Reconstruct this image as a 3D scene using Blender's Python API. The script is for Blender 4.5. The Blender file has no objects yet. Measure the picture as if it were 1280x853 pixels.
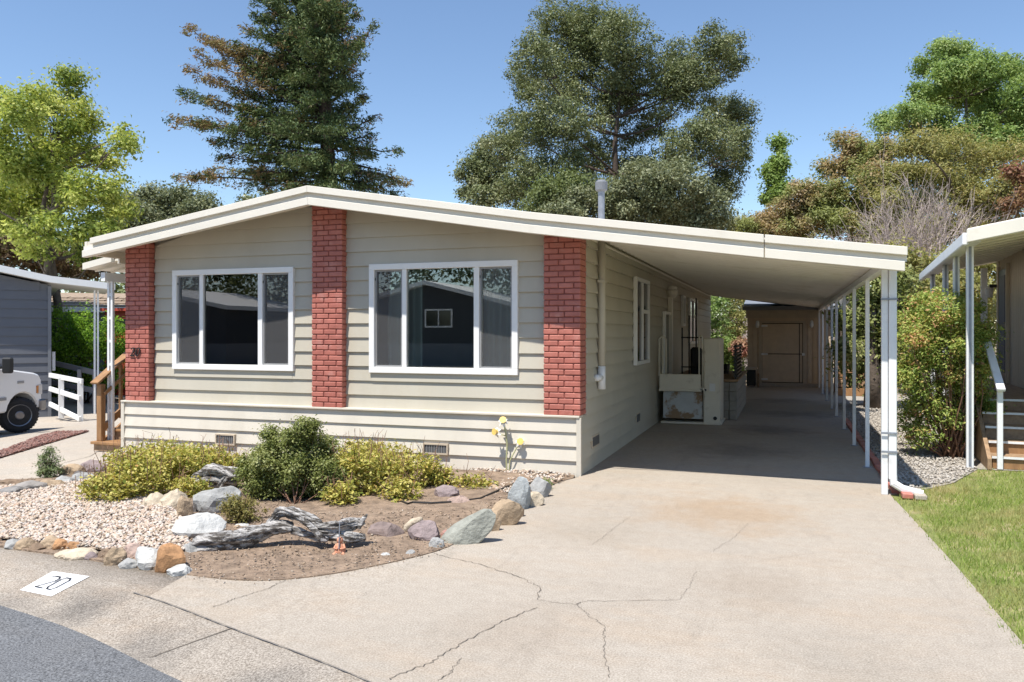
import bpy, bmesh, math, random
import numpy as np
from mathutils import Vector, Matrix

# ---------------------------------------------------------------- camera, sky, sun, exposure
scene = bpy.context.scene
COL = scene.collection
ANG = math.radians(18.88)
EYE = 1.65
FOC, HOR = 1000.0, 416.0
cam_d = bpy.data.cameras.new('camera')
cam_d.sensor_width = 36.0
cam_d.lens = 36.0 * FOC / 1280.0
cam_d.shift_y = -(426.5 - HOR) / 1280.0
cam_d.clip_end = 3000
cam = bpy.data.objects.new('camera', cam_d)
cam.location = (0, 0, EYE)
cam.rotation_euler = (math.radians(90), 0, ANG)
COL.objects.link(cam)
scene.camera = cam

SUN_FROM = Vector((-0.15, -0.436, 1.0)).normalized()      # towards the sun
world = bpy.data.worlds.new('World')
scene.world = world
world.use_nodes = True
wn = world.node_tree.nodes
wn.clear()
w_out = wn.new('ShaderNodeOutputWorld')
w_bg = wn.new('ShaderNodeBackground')
w_sky = wn.new('ShaderNodeTexSky')
w_sky.sky_type = 'NISHITA'
w_sky.sun_disc = False
w_sky.sun_elevation = math.asin(SUN_FROM.z)
w_sky.sun_rotation = math.atan2(SUN_FROM.x, SUN_FROM.y)
w_sky.altitude = 100
w_sky.air_density = 1.0
w_sky.dust_density = 0.0
w_sky.ozone_density = 3.0
w_bg.inputs['Strength'].default_value = 0.127
world.node_tree.links.new(w_sky.outputs[0], w_bg.inputs[0])
world.node_tree.links.new(w_bg.outputs[0], w_out.inputs[0])
sun_d = bpy.data.lights.new('sun', 'SUN')
sun_d.energy = 5.0
sun_d.angle = math.radians(0.53)
sun_d.color = (1.0, 0.945, 0.86)
sun = bpy.data.objects.new('sun', sun_d)
sun.rotation_euler = SUN_FROM.to_track_quat('Z', 'Y').to_euler()
sun.location = (-10, -30, 60)
COL.objects.link(sun)
vs = scene.view_settings
vs.view_transform = 'Standard'
vs.look = 'None'
vs.exposure = 0.5
vs.gamma = 1.0
vs.use_curve_mapping = False
scene.cycles.max_bounces = 10
scene.cycles.diffuse_bounces = 7
scene.cycles.transparent_max_bounces = 12
scene.cycles.caustics_reflective = False
scene.cycles.caustics_refractive = False

# ---------------------------------------------------------------- measuring helpers (photo pixel -> place)
SA, CA = math.sin(ANG), math.cos(ANG)
FW = np.array((-SA, CA, 0.0))
RT = np.array((CA, SA, 0.0))
UP = np.array((0, 0, 1.0))

def gz(x):
    if x > -2.3: return 0.0
    if x > -8.9: return -0.012 * (-2.3 - x)
    return max(-0.0792 - 0.06 * (-8.9 - x), -0.56)
GZ_BREAKS = (-2.3, -8.9, -16.9)

def ray(px, py):
    return FW + RT * ((px - 640) / FOC) + UP * ((HOR - py) / FOC)

def at(px, py, t):
    return np.array((0, 0, EYE)) + ray(px, py) * t

def ong(px, py, dz=0.0):
    r = ray(px, py); x = 0
    for _ in range(12):
        t = (gz(x) + dz - EYE) / r[2]
        x = r[0] * t
    return np.array((0, 0, EYE)) + r * t

def ony(px, py, Y):
    r = ray(px, py); return np.array((0, 0, EYE)) + r * (Y / r[1])

def onx(px, py, X):
    r = ray(px, py); return np.array((0, 0, EYE)) + r * (X / r[0])

# ---------------------------------------------------------------- materials
def nd(nt, typ, **kw):
    n = nt.nodes.new(typ)
    for k, v in kw.items():
        setattr(n, k, v)
    return n

def base_mat(name):
    m = bpy.data.materials.new(name)
    m.use_nodes = True
    nt = m.node_tree
    bs = nt.nodes['Principled BSDF']
    return m, nt, bs

def noise(nt, scale, detail=4, rough=0.55, vec=None, stretch=None):
    geo = nt.nodes.get('geo') or nd(nt, 'ShaderNodeNewGeometry', name='geo')
    src = vec or geo.outputs['Position']
    if stretch:
        mp = nd(nt, 'ShaderNodeMapping')
        mp.inputs['Scale'].default_value = stretch
        nt.links.new(src, mp.inputs['Vector'])
        src = mp.outputs['Vector']
    n = nd(nt, 'ShaderNodeTexNoise')
    n.inputs['Scale'].default_value = scale
    n.inputs['Detail'].default_value = detail
    n.inputs['Roughness'].default_value = rough
    nt.links.new(src, n.inputs['Vector'])
    return n.outputs['Fac']

def ramp(nt, fac, stops):
    r = nd(nt, 'ShaderNodeValToRGB')
    el = r.color_ramp.elements
    while len(el) < len(stops): el.new(0.5)
    for e, (p, c) in zip(el, stops):
        e.position = p
        e.color = (*c, 1) if len(c) == 3 else c
    nt.links.new(fac, r.inputs['Fac'])
    return r.outputs['Color']

def mixc(nt, a, b, fac, mode='MIX'):
    n = nd(nt, 'ShaderNodeMix', data_type='RGBA', blend_type=mode)
    for sock, v in (('Factor', fac), ('A', a), ('B', b)):
        i = [s for s in n.inputs if s.name == sock and (s.type == 'RGBA' or sock == 'Factor' and s.type == 'VALUE')][0]
        if hasattr(v, 'links') or hasattr(v, 'is_linked'): nt.links.new(v, i)
        elif isinstance(v, (int, float)): i.default_value = v
        else: i.default_value = (*v, 1)
    return [o for o in n.outputs if o.type == 'RGBA'][0]

def bump(nt, bs, h, strength, dist=0.01):
    b = nd(nt, 'ShaderNodeBump')
    b.inputs['Strength'].default_value = strength
    b.inputs['Distance'].default_value = dist
    nt.links.new(h, b.inputs['Height'])
    nt.links.new(b.outputs['Normal'], bs.inputs['Normal'])

def sc(c, k): return tuple(min(1, max(0, v * k)) for v in c)

def M(name, c, var=0.15, scale=6.0, rough=0.6, bmp=0.0, bscale=60.0, bdist=0.004, metal=0.0, spec=0.4,
      dirt=None, dirt_scale=1.5, dirt_lo=0.55, dirt_hi=0.75, stretch=None):
    m, nt, bs = base_mat(name)
    f = noise(nt, scale, 5, 0.6, stretch=stretch)
    col = ramp(nt, f, ((0.3, sc(c, 1 - var)), (0.7, sc(c, 1 + var))))
    if dirt:
        d = noise(nt, dirt_scale, 6, 0.65, stretch=stretch)
        dm = ramp(nt, d, ((dirt_lo, (0, 0, 0)), (dirt_hi, (1, 1, 1))))
        col = mixc(nt, col, dirt, dm)
    nt.links.new(col, bs.inputs['Base Color'])
    bs.inputs['Roughness'].default_value = rough
    bs.inputs['Metallic'].default_value = metal
    bs.inputs['Specular IOR Level'].default_value = spec
    if bmp: bump(nt, bs, noise(nt, bscale, 4, 0.6, stretch=stretch), bmp, bdist)
    return m

def concrete(name, c, dark, warm, fine=0.10, spots=()):
    m, nt, bs = base_mat(name)
    big = noise(nt, 0.45, 6, 0.65)
    col = ramp(nt, big, ((0.32, sc(c, 0.88)), (0.68, sc(c, 1.08))))
    st = noise(nt, 0.9, 8, 0.72)
    col = mixc(nt, col, dark, ramp(nt, st, ((0.50, (0, 0, 0)), (0.72, (0.75, 0.75, 0.75)))))
    st2 = noise(nt, 0.7, 7, 0.72, stretch=(1.0, 2.2, 1))
    col = mixc(nt, col, warm, ramp(nt, st2, ((0.48, (0, 0, 0)), (0.70, (0.7, 0.7, 0.7)))))
    dr = noise(nt, 2.3, 5, 0.75, stretch=(1.5, 0.35, 1))                    # long drip and tyre smears down the slope
    col = mixc(nt, col, sc(c, 0.70), ramp(nt, dr, ((0.56, (0, 0, 0)), (0.74, (0.55, 0.55, 0.55)))))
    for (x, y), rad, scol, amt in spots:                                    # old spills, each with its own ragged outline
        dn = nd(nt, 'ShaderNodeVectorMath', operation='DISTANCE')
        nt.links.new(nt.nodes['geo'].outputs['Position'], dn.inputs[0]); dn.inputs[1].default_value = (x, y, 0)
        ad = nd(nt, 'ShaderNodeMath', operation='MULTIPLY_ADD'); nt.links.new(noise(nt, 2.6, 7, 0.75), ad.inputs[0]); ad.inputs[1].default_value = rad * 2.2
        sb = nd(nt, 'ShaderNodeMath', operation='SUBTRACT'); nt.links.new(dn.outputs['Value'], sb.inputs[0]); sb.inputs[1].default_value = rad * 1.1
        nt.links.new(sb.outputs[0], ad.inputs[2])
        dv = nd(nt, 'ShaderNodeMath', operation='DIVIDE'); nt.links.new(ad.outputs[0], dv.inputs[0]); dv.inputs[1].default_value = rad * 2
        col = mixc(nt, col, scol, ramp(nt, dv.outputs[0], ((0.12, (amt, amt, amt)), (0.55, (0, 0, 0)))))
    mid = noise(nt, 11, 6, 0.75)
    col = mixc(nt, col, ramp(nt, mid, ((0.3, (0.40, 0.40, 0.40)), (0.7, (0.59, 0.59, 0.59)))), 0.7, 'SOFT_LIGHT')
    sp = noise(nt, 95, 3, 0.75)
    a, b = 0.5 - fine * 2.8, 0.5 + fine * 2.8
    col = mixc(nt, col, ramp(nt, sp, ((0.34, (a, a, a)), (0.66, (b, b, b)))), 0.9, 'SOFT_LIGHT')
    pit = nd(nt, 'ShaderNodeTexVoronoi'); pit.inputs['Scale'].default_value = 16
    nt.links.new(nt.nodes['geo'].outputs['Position'], pit.inputs['Vector'])
    col = mixc(nt, sc(c, 0.45), col, ramp(nt, pit.outputs['Distance'], ((0.035, (0, 0, 0)), (0.07, (1, 1, 1)))))
    nt.links.new(col, bs.inputs['Base Color'])
    bs.inputs['Roughness'].default_value = 0.88
    bs.inputs['Specular IOR Level'].default_value = 0.2
    bump(nt, bs, noise(nt, 60, 5, 0.75), 0.5, 0.006)
    return m

def leafmat(name, cols, rough=0.5, trans=0.3, patch=None, patch_scale=0.5, plo=0.5, phi=0.65):
    """cols: colours across the leaves of the plant; patch: another leaf colour in whole branches (withered leaves)"""
    m, nt, bs = base_mat(name)
    at_ = nd(nt, 'ShaderNodeAttribute', attribute_name='tint')
    n = len(cols)
    col = ramp(nt, at_.outputs['Fac'], [(i / max(1, n - 1), c) for i, c in enumerate(cols)])
    if patch:
        p = noise(nt, patch_scale, 4, 0.6)
        col = mixc(nt, col, patch, ramp(nt, p, ((plo, (0, 0, 0)), (phi, (1, 1, 1)))))
    nt.links.new(col, bs.inputs['Base Color'])
    bs.inputs['Roughness'].default_value = rough
    bs.inputs['Specular IOR Level'].default_value = 0.16
    tr = nd(nt, 'ShaderNodeBsdfTranslucent')
    br = mixc(nt, col, (1.0, 0.95, 0.35), 0.5, 'MULTIPLY')
    hs = nd(nt, 'ShaderNodeHueSaturation')
    hs.inputs['Value'].default_value = 1.7
    nt.links.new(br, hs.inputs['Color'])
    nt.links.new(hs.outputs['Color'], tr.inputs['Color'])
    mx = nd(nt, 'ShaderNodeMixShader')
    mx.inputs[0].default_value = trans
    nt.links.new(bs.outputs[0], mx.inputs[1])
    nt.links.new(tr.outputs[0], mx.inputs[2])
    nt.links.new(mx.outputs[0], nt.nodes['Material Output'].inputs['Surface'])
    return m

def glassmat(name, tint=0.88, boost=1.0):
    m = bpy.data.materials.new(name)
    m.use_nodes = True
    nt = m.node_tree
    nt.nodes.clear()
    out = nd(nt, 'ShaderNodeOutputMaterial')
    fr = nd(nt, 'ShaderNodeFresnel')
    fr.inputs['IOR'].default_value = 2.15
    tr = nd(nt, 'ShaderNodeBsdfTransparent')
    tr.inputs['Color'].default_value = (tint * 0.93, tint, tint * 0.97, 1)
    gl = nd(nt, 'ShaderNodeBsdfGlossy')
    gl.inputs['Roughness'].default_value = 0.005
    gl.inputs['Color'].default_value = (boost, boost, boost, 1)
    mx = nd(nt, 'ShaderNodeMixShader')
    nt.links.new(fr.outputs[0], mx.inputs[0])
    nt.links.new(tr.outputs[0], mx.inputs[1])
    nt.links.new(gl.outputs[0], mx.inputs[2])
    nt.links.new(mx.outputs[0], out.inputs['Surface'])
    return m

def screenmat(name):
    m = bpy.data.materials.new(name)
    m.use_nodes = True
    nt = m.node_tree
    nt.nodes.clear()
    out = nd(nt, 'ShaderNodeOutputMaterial')
    tr = nd(nt, 'ShaderNodeBsdfTransparent')
    df = nd(nt, 'ShaderNodeBsdfDiffuse')
    df.inputs['Color'].default_value = (0.26, 0.26, 0.265, 1)
    mx = nd(nt, 'ShaderNodeMixShader')
    mx.inputs[0].default_value = 0.24
    nt.links.new(tr.outputs[0], mx.inputs[1])
    nt.links.new(df.outputs[0], mx.inputs[2])
    nt.links.new(mx.outputs[0], out.inputs['Surface'])
    return m

MT = {}
MT['siding'] = M('siding_paint', (0.475, 0.443, 0.366), 0.05, 1.2, 0.55, 0.15, 9, 0.004, dirt=(0.43, 0.385, 0.30), dirt_scale=1.0,
                 dirt_lo=0.5, dirt_hi=0.8, stretch=(1.0, 1.0, 0.35))
MT['skirt'] = M('skirting_paint', (0.63, 0.585, 0.50), 0.05, 1.2, 0.55, 0.15, 9, 0.004, dirt=(0.50, 0.46, 0.385), dirt_scale=1.3, dirt_lo=0.5, dirt_hi=0.8, stretch=(1.0, 1.0, 0.3))
MT['ceiling'] = M('white_pan_enamel', (0.82, 0.79, 0.73), 0.03, 2.5, 0.45, dirt=(0.66, 0.61, 0.52), dirt_scale=1.5, dirt_lo=0.55, dirt_hi=0.8)
MT['brick'] = M('painted_brick', (0.42, 0.145, 0.112), 0.14, 9, 0.55, 0.5, 70, 0.004, dirt=(0.50, 0.24, 0.205), dirt_scale=5)
_nt = MT['brick'].node_tree
_oi = nd(_nt, 'ShaderNodeObjectInfo')
_lk = _nt.nodes['Principled BSDF'].inputs['Base Color'].links[0].from_socket
_mx = mixc(_nt, _lk, ramp(_nt, _oi.outputs['Random'], ((0.0, (0.36, 0.36, 0.36)), (1.0, (0.62, 0.61, 0.60)))), 0.6, 'SOFT_LIGHT')
_nt.links.new(_mx, _nt.nodes['Principled BSDF'].inputs['Base Color'])
MT['mortar'] = M('recess_shaded_mortar', (0.24, 0.075, 0.06), 0.1, 20, 0.8, 0.4, 90, 0.004)  # same paint as the bricks, darkened to put recess shade into the joints
MT['trim'] = M('cream_trim_paint', (0.74, 0.70, 0.61), 0.03, 2.0, 0.4, 0.1, 6, 0.003, dirt=(0.62, 0.57, 0.47), dirt_scale=2.2, dirt_lo=0.56, dirt_hi=0.85)
MT['soffit'] = M('soffit_panel', (0.60, 0.555, 0.47), 0.04, 2.5, 0.5)
MT['vinyl'] = M('white_vinyl', (0.80, 0.80, 0.79), 0.02, 3, 0.35)
MT['gasket'] = M('grey_gasket', (0.30, 0.30, 0.30), 0.05, 10, 0.5)
MT['glass'] = glassmat('window_glass')
MT['screen'] = screenmat('insect_screen')
MT['curtain'] = M('curtain_cloth', (0.74, 0.76, 0.74), 0.06, 4, 0.9)
MT['room'] = M('room_wall', (0.38, 0.35, 0.31), 0.1, 2, 0.9)
MT['white_metal'] = M('white_painted_metal', (0.76, 0.77, 0.78), 0.04, 6, 0.4, dirt=(0.52, 0.50, 0.46), dirt_scale=5, dirt_lo=0.6, dirt_hi=0.85)
MT['galv'] = M('galvanised_metal', (0.27, 0.29, 0.33), 0.15, 12, 0.5, metal=0.35)
MT['vent_grille'] = M('vent_grille', (0.10, 0.10, 0.10), 0.1, 20, 0.6)
MT['cedar_board'] = M('stained_wood', (0.30, 0.165, 0.075), 0.22, 14, 0.6, 0.4, 40, 0.003, stretch=(1, 1, 0.25))
MT['old_wood'] = M('worn_wood', (0.30, 0.20, 0.12), 0.3, 12, 0.8, 0.5, 50, 0.003)
MT['black'] = M('black_metal', (0.018, 0.018, 0.018), 0.1, 10, 0.45)
MT['lift'] = M('beige_enamel', (0.72, 0.675, 0.57), 0.04, 5, 0.4, dirt=(0.40, 0.34, 0.26), dirt_scale=4, dirt_lo=0.6, dirt_hi=0.8)
MT['rust'] = M('rusty_panel', (0.52, 0.54, 0.55), 0.08, 7, 0.6, dirt=(0.30, 0.20, 0.12), dirt_scale=2.2, dirt_lo=0.5, dirt_hi=0.56)
MT['shed'] = M('shed_board', (0.58, 0.47, 0.35), 0.08, 5, 0.75, 0.2, 40, 0.003)
MT['shed_trim'] = M('shed_trim', (0.50, 0.42, 0.32), 0.06, 5, 0.7)
MT['gap'] = M('dark_gap', (0.06, 0.045, 0.035), 0.1, 9, 0.9)
MT['block'] = M('concrete_block', (0.30, 0.28, 0.25), 0.15, 12, 0.9, 0.5, 60, 0.004)
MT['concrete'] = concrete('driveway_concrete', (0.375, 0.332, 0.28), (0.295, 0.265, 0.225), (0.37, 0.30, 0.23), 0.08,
                          [((-0.55, 7.6), 0.9, (0.33, 0.235, 0.15), 0.6), ((-0.2, 5.4), 0.55, (0.29, 0.24, 0.19), 0.5), ((-1.5, 6.5), 0.6, (0.30, 0.26, 0.21), 0.5), ((0.3, 4.3), 0.5, (0.28, 0.25, 0.21), 0.5),
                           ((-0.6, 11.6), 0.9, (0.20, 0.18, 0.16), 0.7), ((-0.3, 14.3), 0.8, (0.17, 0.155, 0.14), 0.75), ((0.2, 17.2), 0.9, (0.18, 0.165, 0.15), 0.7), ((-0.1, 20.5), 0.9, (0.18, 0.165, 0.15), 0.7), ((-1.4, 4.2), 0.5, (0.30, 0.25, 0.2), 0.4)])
MT['curb'] = concrete('kerb_concrete', (0.32, 0.283, 0.24), (0.15, 0.135, 0.12), (0.29, 0.225, 0.165), 0.14, [((-4.2, 3.85), 0.3, (0.12, 0.11, 0.10), 0.7), ((-3.3, 3.45), 0.3, (0.13, 0.12, 0.11), 0.6), ((-2.4, 3.2), 0.25, (0.14, 0.13, 0.12), 0.6)])
MT['walk'] = concrete('walk_concrete', (0.42, 0.375, 0.32), (0.32, 0.29, 0.25), (0.42, 0.35, 0.28))
MT['crack'] = M('crack_line', (0.13, 0.11, 0.09), 0.3, 20, 0.95)  # plain dark tone for the crack and joint ribbons
MT['joint'] = M('joint_line', (0.20, 0.18, 0.16), 0.3, 20, 0.95)
MT['print_white'] = M('kerb_white_paint', (0.82, 0.82, 0.82), 0.03, 20, 0.6, dirt=(0.6, 0.58, 0.54), dirt_scale=14, dirt_lo=0.62, dirt_hi=0.75)
MT['print_black'] = M('black_stencil_paint', (0.03, 0.03, 0.03), 0.2, 30, 0.7)
MT['asphalt'] = concrete('asphalt', (0.142, 0.147, 0.155), (0.115, 0.118, 0.122), (0.155, 0.155, 0.155), 0.16)
MT['ground'] = M('dry_ground', (0.26, 0.20, 0.135), 0.25, 1.5, 0.95, 0.6, 30, 0.02)
MT['soil'] = M('bed_soil', (0.25, 0.182, 0.13), 0.4, 9, 0.95, 1.0, 30, 0.03, dirt=(0.36, 0.275, 0.20), dirt_scale=2.5)
MT['gravel_base'] = M('gravel_bed_base', (0.40, 0.31, 0.23), 0.3, 30, 0.95, 0.8, 60, 0.02)
MT['grey_gravel'] = M('grey_gravel_ground', (0.36, 0.33, 0.29), 0.35, 25, 0.95, 0.8, 50, 0.02, dirt=(0.24, 0.20, 0.16), dirt_scale=1.5)
MT['red_gravel'] = M('red_lava_gravel', (0.18, 0.085, 0.065), 0.4, 35, 0.95, 0.9, 45, 0.03)
MT['lawn_soil'] = M('lawn_ground', (0.17, 0.19, 0.06), 0.25, 5, 0.95, dirt=(0.34, 0.28, 0.16), dirt_scale=1.6, dirt_lo=.52, dirt_hi=.66)
MT['bark'] = M('grey_bark', (0.13, 0.105, 0.085), 0.3, 8, 0.95, 0.8, 14, 0.03)
MT['dark_bark'] = M('dark_bark', (0.07, 0.052, 0.042), 0.3, 8, 0.95, 0.8, 14, 0.03)
MT['stem'] = M('reddish_stem', (0.20, 0.11, 0.07), 0.3, 18, 0.8)
MT['twig'] = M('bare_grey_twig', (0.36, 0.30, 0.275), 0.25, 6, 0.9)
MT['drift'] = M('weathered_driftwood', (0.44, 0.425, 0.41), 0.35, 24, 0.9, 1.0, 34, 0.03, dirt=(0.085, 0.075, 0.066), dirt_scale=20, dirt_lo=0.45, dirt_hi=0.56, stretch=(0.28, 1.3, 1.7))
MT['terracotta'] = M('terracotta', (0.55, 0.26, 0.16), 0.15, 40, 0.8)
MT['petal'] = M('white_enamel_petal', (0.80, 0.80, 0.76), 0.04, 20, 0.5)
MT['cup'] = M('yellow_enamel', (0.75, 0.53, 0.14), 0.1, 20, 0.5)
MT['stalk'] = M('faded_green_metal', (0.40, 0.40, 0.22), 0.15, 20, 0.6)
MT['hose'] = M('black_hose', (0.025, 0.022, 0.02), 0.2, 20, 0.5)
MT['grey_siding'] = M('grey_siding_paint', (0.115, 0.122, 0.14), 0.05, 2, 0.6)
MT['far_siding'] = M('bluegrey_siding', (0.17, 0.18, 0.20), 0.06, 2, 0.6)
MT['dark_siding'] = M('charcoal_siding', (0.045, 0.05, 0.06), 0.06, 2, 0.6)
MT['white_trim'] = M('white_trim_paint', (0.76, 0.76, 0.75), 0.03, 4, 0.5)
MT['grey_rail'] = M('grey_painted_rail', (0.27, 0.27, 0.28), 0.06, 5, 0.6)
MT['shingle'] = M('brown_shingle', (0.30, 0.23, 0.17), 0.25, 8, 0.9)
MT['red_paint'] = M('red_paint', (0.42, 0.07, 0.045), 0.1, 5, 0.6)
MT['tan_siding'] = M('tan_siding', (0.50, 0.42, 0.31), 0.05, 2, 0.65, stretch=(8, 8, 0.6))
MT['door_dark'] = M('dark_door', (0.035, 0.045, 0.06), 0.1, 6, 0.35)
MT['car_paint'] = M('white_car_paint', (0.78, 0.79, 0.80), 0.01, 2, 0.18, spec=0.6)
MT['tyre'] = M('tyre_rubber', (0.022, 0.022, 0.024), 0.2, 20, 0.8)
MT['rim'] = M('steel_rim', (0.25, 0.25, 0.26), 0.1, 10, 0.35, metal=0.8)
MT['car_glass'] = M('car_glass', (0.02, 0.025, 0.03), 0.05, 3, 0.06, spec=0.8)
MT['lamp_glass'] = M('headlamp', (0.55, 0.55, 0.55), 0.1, 10, 0.1, spec=0.8)
MT['amber'] = M('amber_lens', (0.5, 0.2, 0.05), 0.1, 10, 0.2)

# ---------------------------------------------------------------- object helpers
WLOC = {}

def props(o, label=None, cat=None, group=None, kind=None):
    if label: o['label'] = label
    if cat: o['category'] = cat
    if group: o['group'] = group
    if kind: o['kind'] = kind
    return o

def link_mesh(name, me, mat, parent=None, loc=(0, 0, 0)):
    o = bpy.data.objects.new(name, me)
    COL.objects.link(o)
    if mat is not None and len(me.materials) == 0: me.materials.append(mat)
    o.location = loc
    if parent is not None: o.parent = parent
    return o

def thing(name, label, cat, loc, group=None, rz=0.0, kind=None):
    o = bpy.data.objects.new(name, None)
    o.empty_display_size = 0.2
    COL.objects.link(o)
    o.location = loc
    o.rotation_euler = (0, 0, rz)
    WLOC[o.name] = np.array(loc, float) if rz == 0 else np.zeros(3)
    return props(o, label, cat, group, kind)

class MB:
    def __init__(s): s.v = []; s.f = []
    def add(s, vs_, fs):
        b = len(s.v)
        s.v += [tuple(map(float, p)) for p in vs_]
        s.f += [tuple(b + i for i in f) for f in fs]
        return s
    def box(s, x0, x1, y0, y1, z0, z1):
        return s.add([(x0, y0, z0), (x1, y0, z0), (x1, y1, z0), (x0, y1, z0), (x0, y0, z1), (x1, y0, z1), (x1, y1, z1), (x0, y1, z1)],
                     [(0, 3, 2, 1), (4, 5, 6, 7), (0, 1, 5, 4), (1, 2, 6, 5), (2, 3, 7, 6), (3, 0, 4, 7)])
    def hexa(s, v8):
        return s.add(v8, [(0, 3, 2, 1), (4, 5, 6, 7), (0, 1, 5, 4), (1, 2, 6, 5), (2, 3, 7, 6), (3, 0, 4, 7)])
    def bar(s, a, b, w, h, up=(0, 0, 1)):
        a, b = np.array(a, float), np.array(b, float)
        d = (b - a) / np.linalg.norm(b - a)
        side = np.cross(d, up)
        if np.linalg.norm(side) < 1e-4: side = np.cross(d, (1, 0, 0))
        side /= np.linalg.norm(side)
        u = np.cross(side, d)
        q = [(-1, -1), (1, -1), (1, 1), (-1, 1)]
        v = [a + side * (i * w / 2) + u * (j * h / 2) for i, j in q] + [b + side * (i * w / 2) + u * (j * h / 2) for i, j in q]
        return s.hexa(v)
    def tube(s, pts, radii, seg=8, cap=True, ridg=None):
        pts = [np.array(p, float) for p in pts]
        n = len(pts)
        if isinstance(radii, (int, float)): radii = [radii] * n
        ref = None; b0 = len(s.v)
        for i, p in enumerate(pts):
            d = pts[min(i + 1, n - 1)] - pts[max(i - 1, 0)]
            d = d / (np.linalg.norm(d) + 1e-9)
            if ref is None: ref = np.array((0, 0, 1.0)) if abs(d[2]) < 0.9 else np.array((1.0, 0, 0))
            a = np.cross(d, ref); a /= (np.linalg.norm(a) + 1e-9)
            b = np.cross(a, d); ref = b
            for k in range(seg):
                th = 2 * math.pi * k / seg
                r = radii[i] * (ridg(i, k) if ridg else 1)
                s.v.append(tuple(p + (a * math.cos(th) + b * math.sin(th)) * r))
        for i in range(n - 1):
            for k in range(seg):
                k2 = (k + 1) % seg
                s.f.append((b0 + i * seg + k, b0 + i * seg + k2, b0 + (i + 1) * seg + k2, b0 + (i + 1) * seg + k))
        if cap:
            s.f.append(tuple(b0 + k for k in reversed(range(seg))))
            s.f.append(tuple(b0 + (n - 1) * seg + k for k in range(seg)))
        return s
    def lathe(s, prof, c, seg=16, axis='z'):
        pts = []; b0 = len(s.v)
        for r, h in prof:
            for k in range(seg):
                th = 2 * math.pi * k / seg
                a, b = r * math.cos(th), r * math.sin(th)
                p = {'z': (a, b, h), 'y': (a, h, b), 'x': (h, a, b)}[axis]
                s.v.append((c[0] + p[0], c[1] + p[1], c[2] + p[2]))
        n = len(prof)
        for i in range(n - 1):
            for k in range(seg):
                k2 = (k + 1) % seg
                s.f.append((b0 + i * seg + k, b0 + i * seg + k2, b0 + (i + 1) * seg + k2, b0 + (i + 1) * seg + k))
        s.f.append(tuple(b0 + k for k in reversed(range(seg))))
        s.f.append(tuple(b0 + (n - 1) * seg + k for k in range(seg)))
        return s
    def prism(s, poly, axis, a, b):
        """poly of 2-D points; axis 'y': poly in xz extruded y a..b; 'z': poly in xy; 'x': poly in yz"""
        def mk(p, h): return {'y': (p[0], h, p[1]), 'z': (p[0], p[1], h), 'x': (h, p[0], p[1])}[axis]
        n = len(poly)
        return s.add([mk(p, a) for p in poly] + [mk(p, b) for p in poly],
                     [tuple(range(n)), tuple(reversed(range(n, 2 * n)))] + [(i, i + n, (i + 1) % n + n, (i + 1) % n) for i in range(n)])
    def build(s, name, mat, parent=None, smooth=False, bevel=0.0, base=None, fix=True):
        off = np.zeros(3)
        if parent is not None: off = WLOC.get(parent.name, np.zeros(3))
        loc = (0, 0, 0)
        if base is not None: loc = base; off = np.array(base, float)
        me = bpy.data.meshes.new(name)
        me.from_pydata([tuple(np.array(v) - off) for v in s.v], [], s.f)
        if fix:
            bm = bmesh.new(); bm.from_mesh(me)
            bmesh.ops.recalc_face_normals(bm, faces=bm.faces)
            if bevel:
                bmesh.ops.bevel(bm, geom=[e for e in bm.edges if len(e.link_faces) == 2 and e.calc_face_angle(0) > 0.5], offset=bevel, segments=1, affect='EDGES', clamp_overlap=True)
            bm.to_mesh(me); bm.free()
        if smooth:
            me.polygons.foreach_set('use_smooth', [True] * len(me.polygons))
        o = link_mesh(name, me, mat, parent, loc)
        if parent is not None: WLOC[o.name] = off            # sub-parts subtract the same origin
        elif base is not None: WLOC[o.name] = off
        return o

def npmesh(name, V, Fq, tint=None, mat=None, parent=None, off=None, loc=(0, 0, 0)):
    """V (n,3), Fq (m,k) all faces of k corners"""
    if parent is not None: V = V - WLOC.get(parent.name, np.zeros(3))
    elif off is not None: V = V - np.array(off)
    me = bpy.data.meshes.new(name)
    m, k = Fq.shape
    me.vertices.add(len(V)); me.vertices.foreach_set('co', V.astype(np.float32).ravel())
    me.loops.add(m * k); me.loops.foreach_set('vertex_index', Fq.astype(np.int32).ravel())
    me.polygons.add(m); me.polygons.foreach_set('loop_start', np.arange(0, m * k, k, dtype=np.int32))
    me.update(calc_edges=True)
    if tint is not None:
        a = me.attributes.new('tint', 'FLOAT', 'FACE')
        a.data.foreach_set('value', tint.astype(np.float32))
    return link_mesh(name, me, mat, parent, loc)

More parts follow.
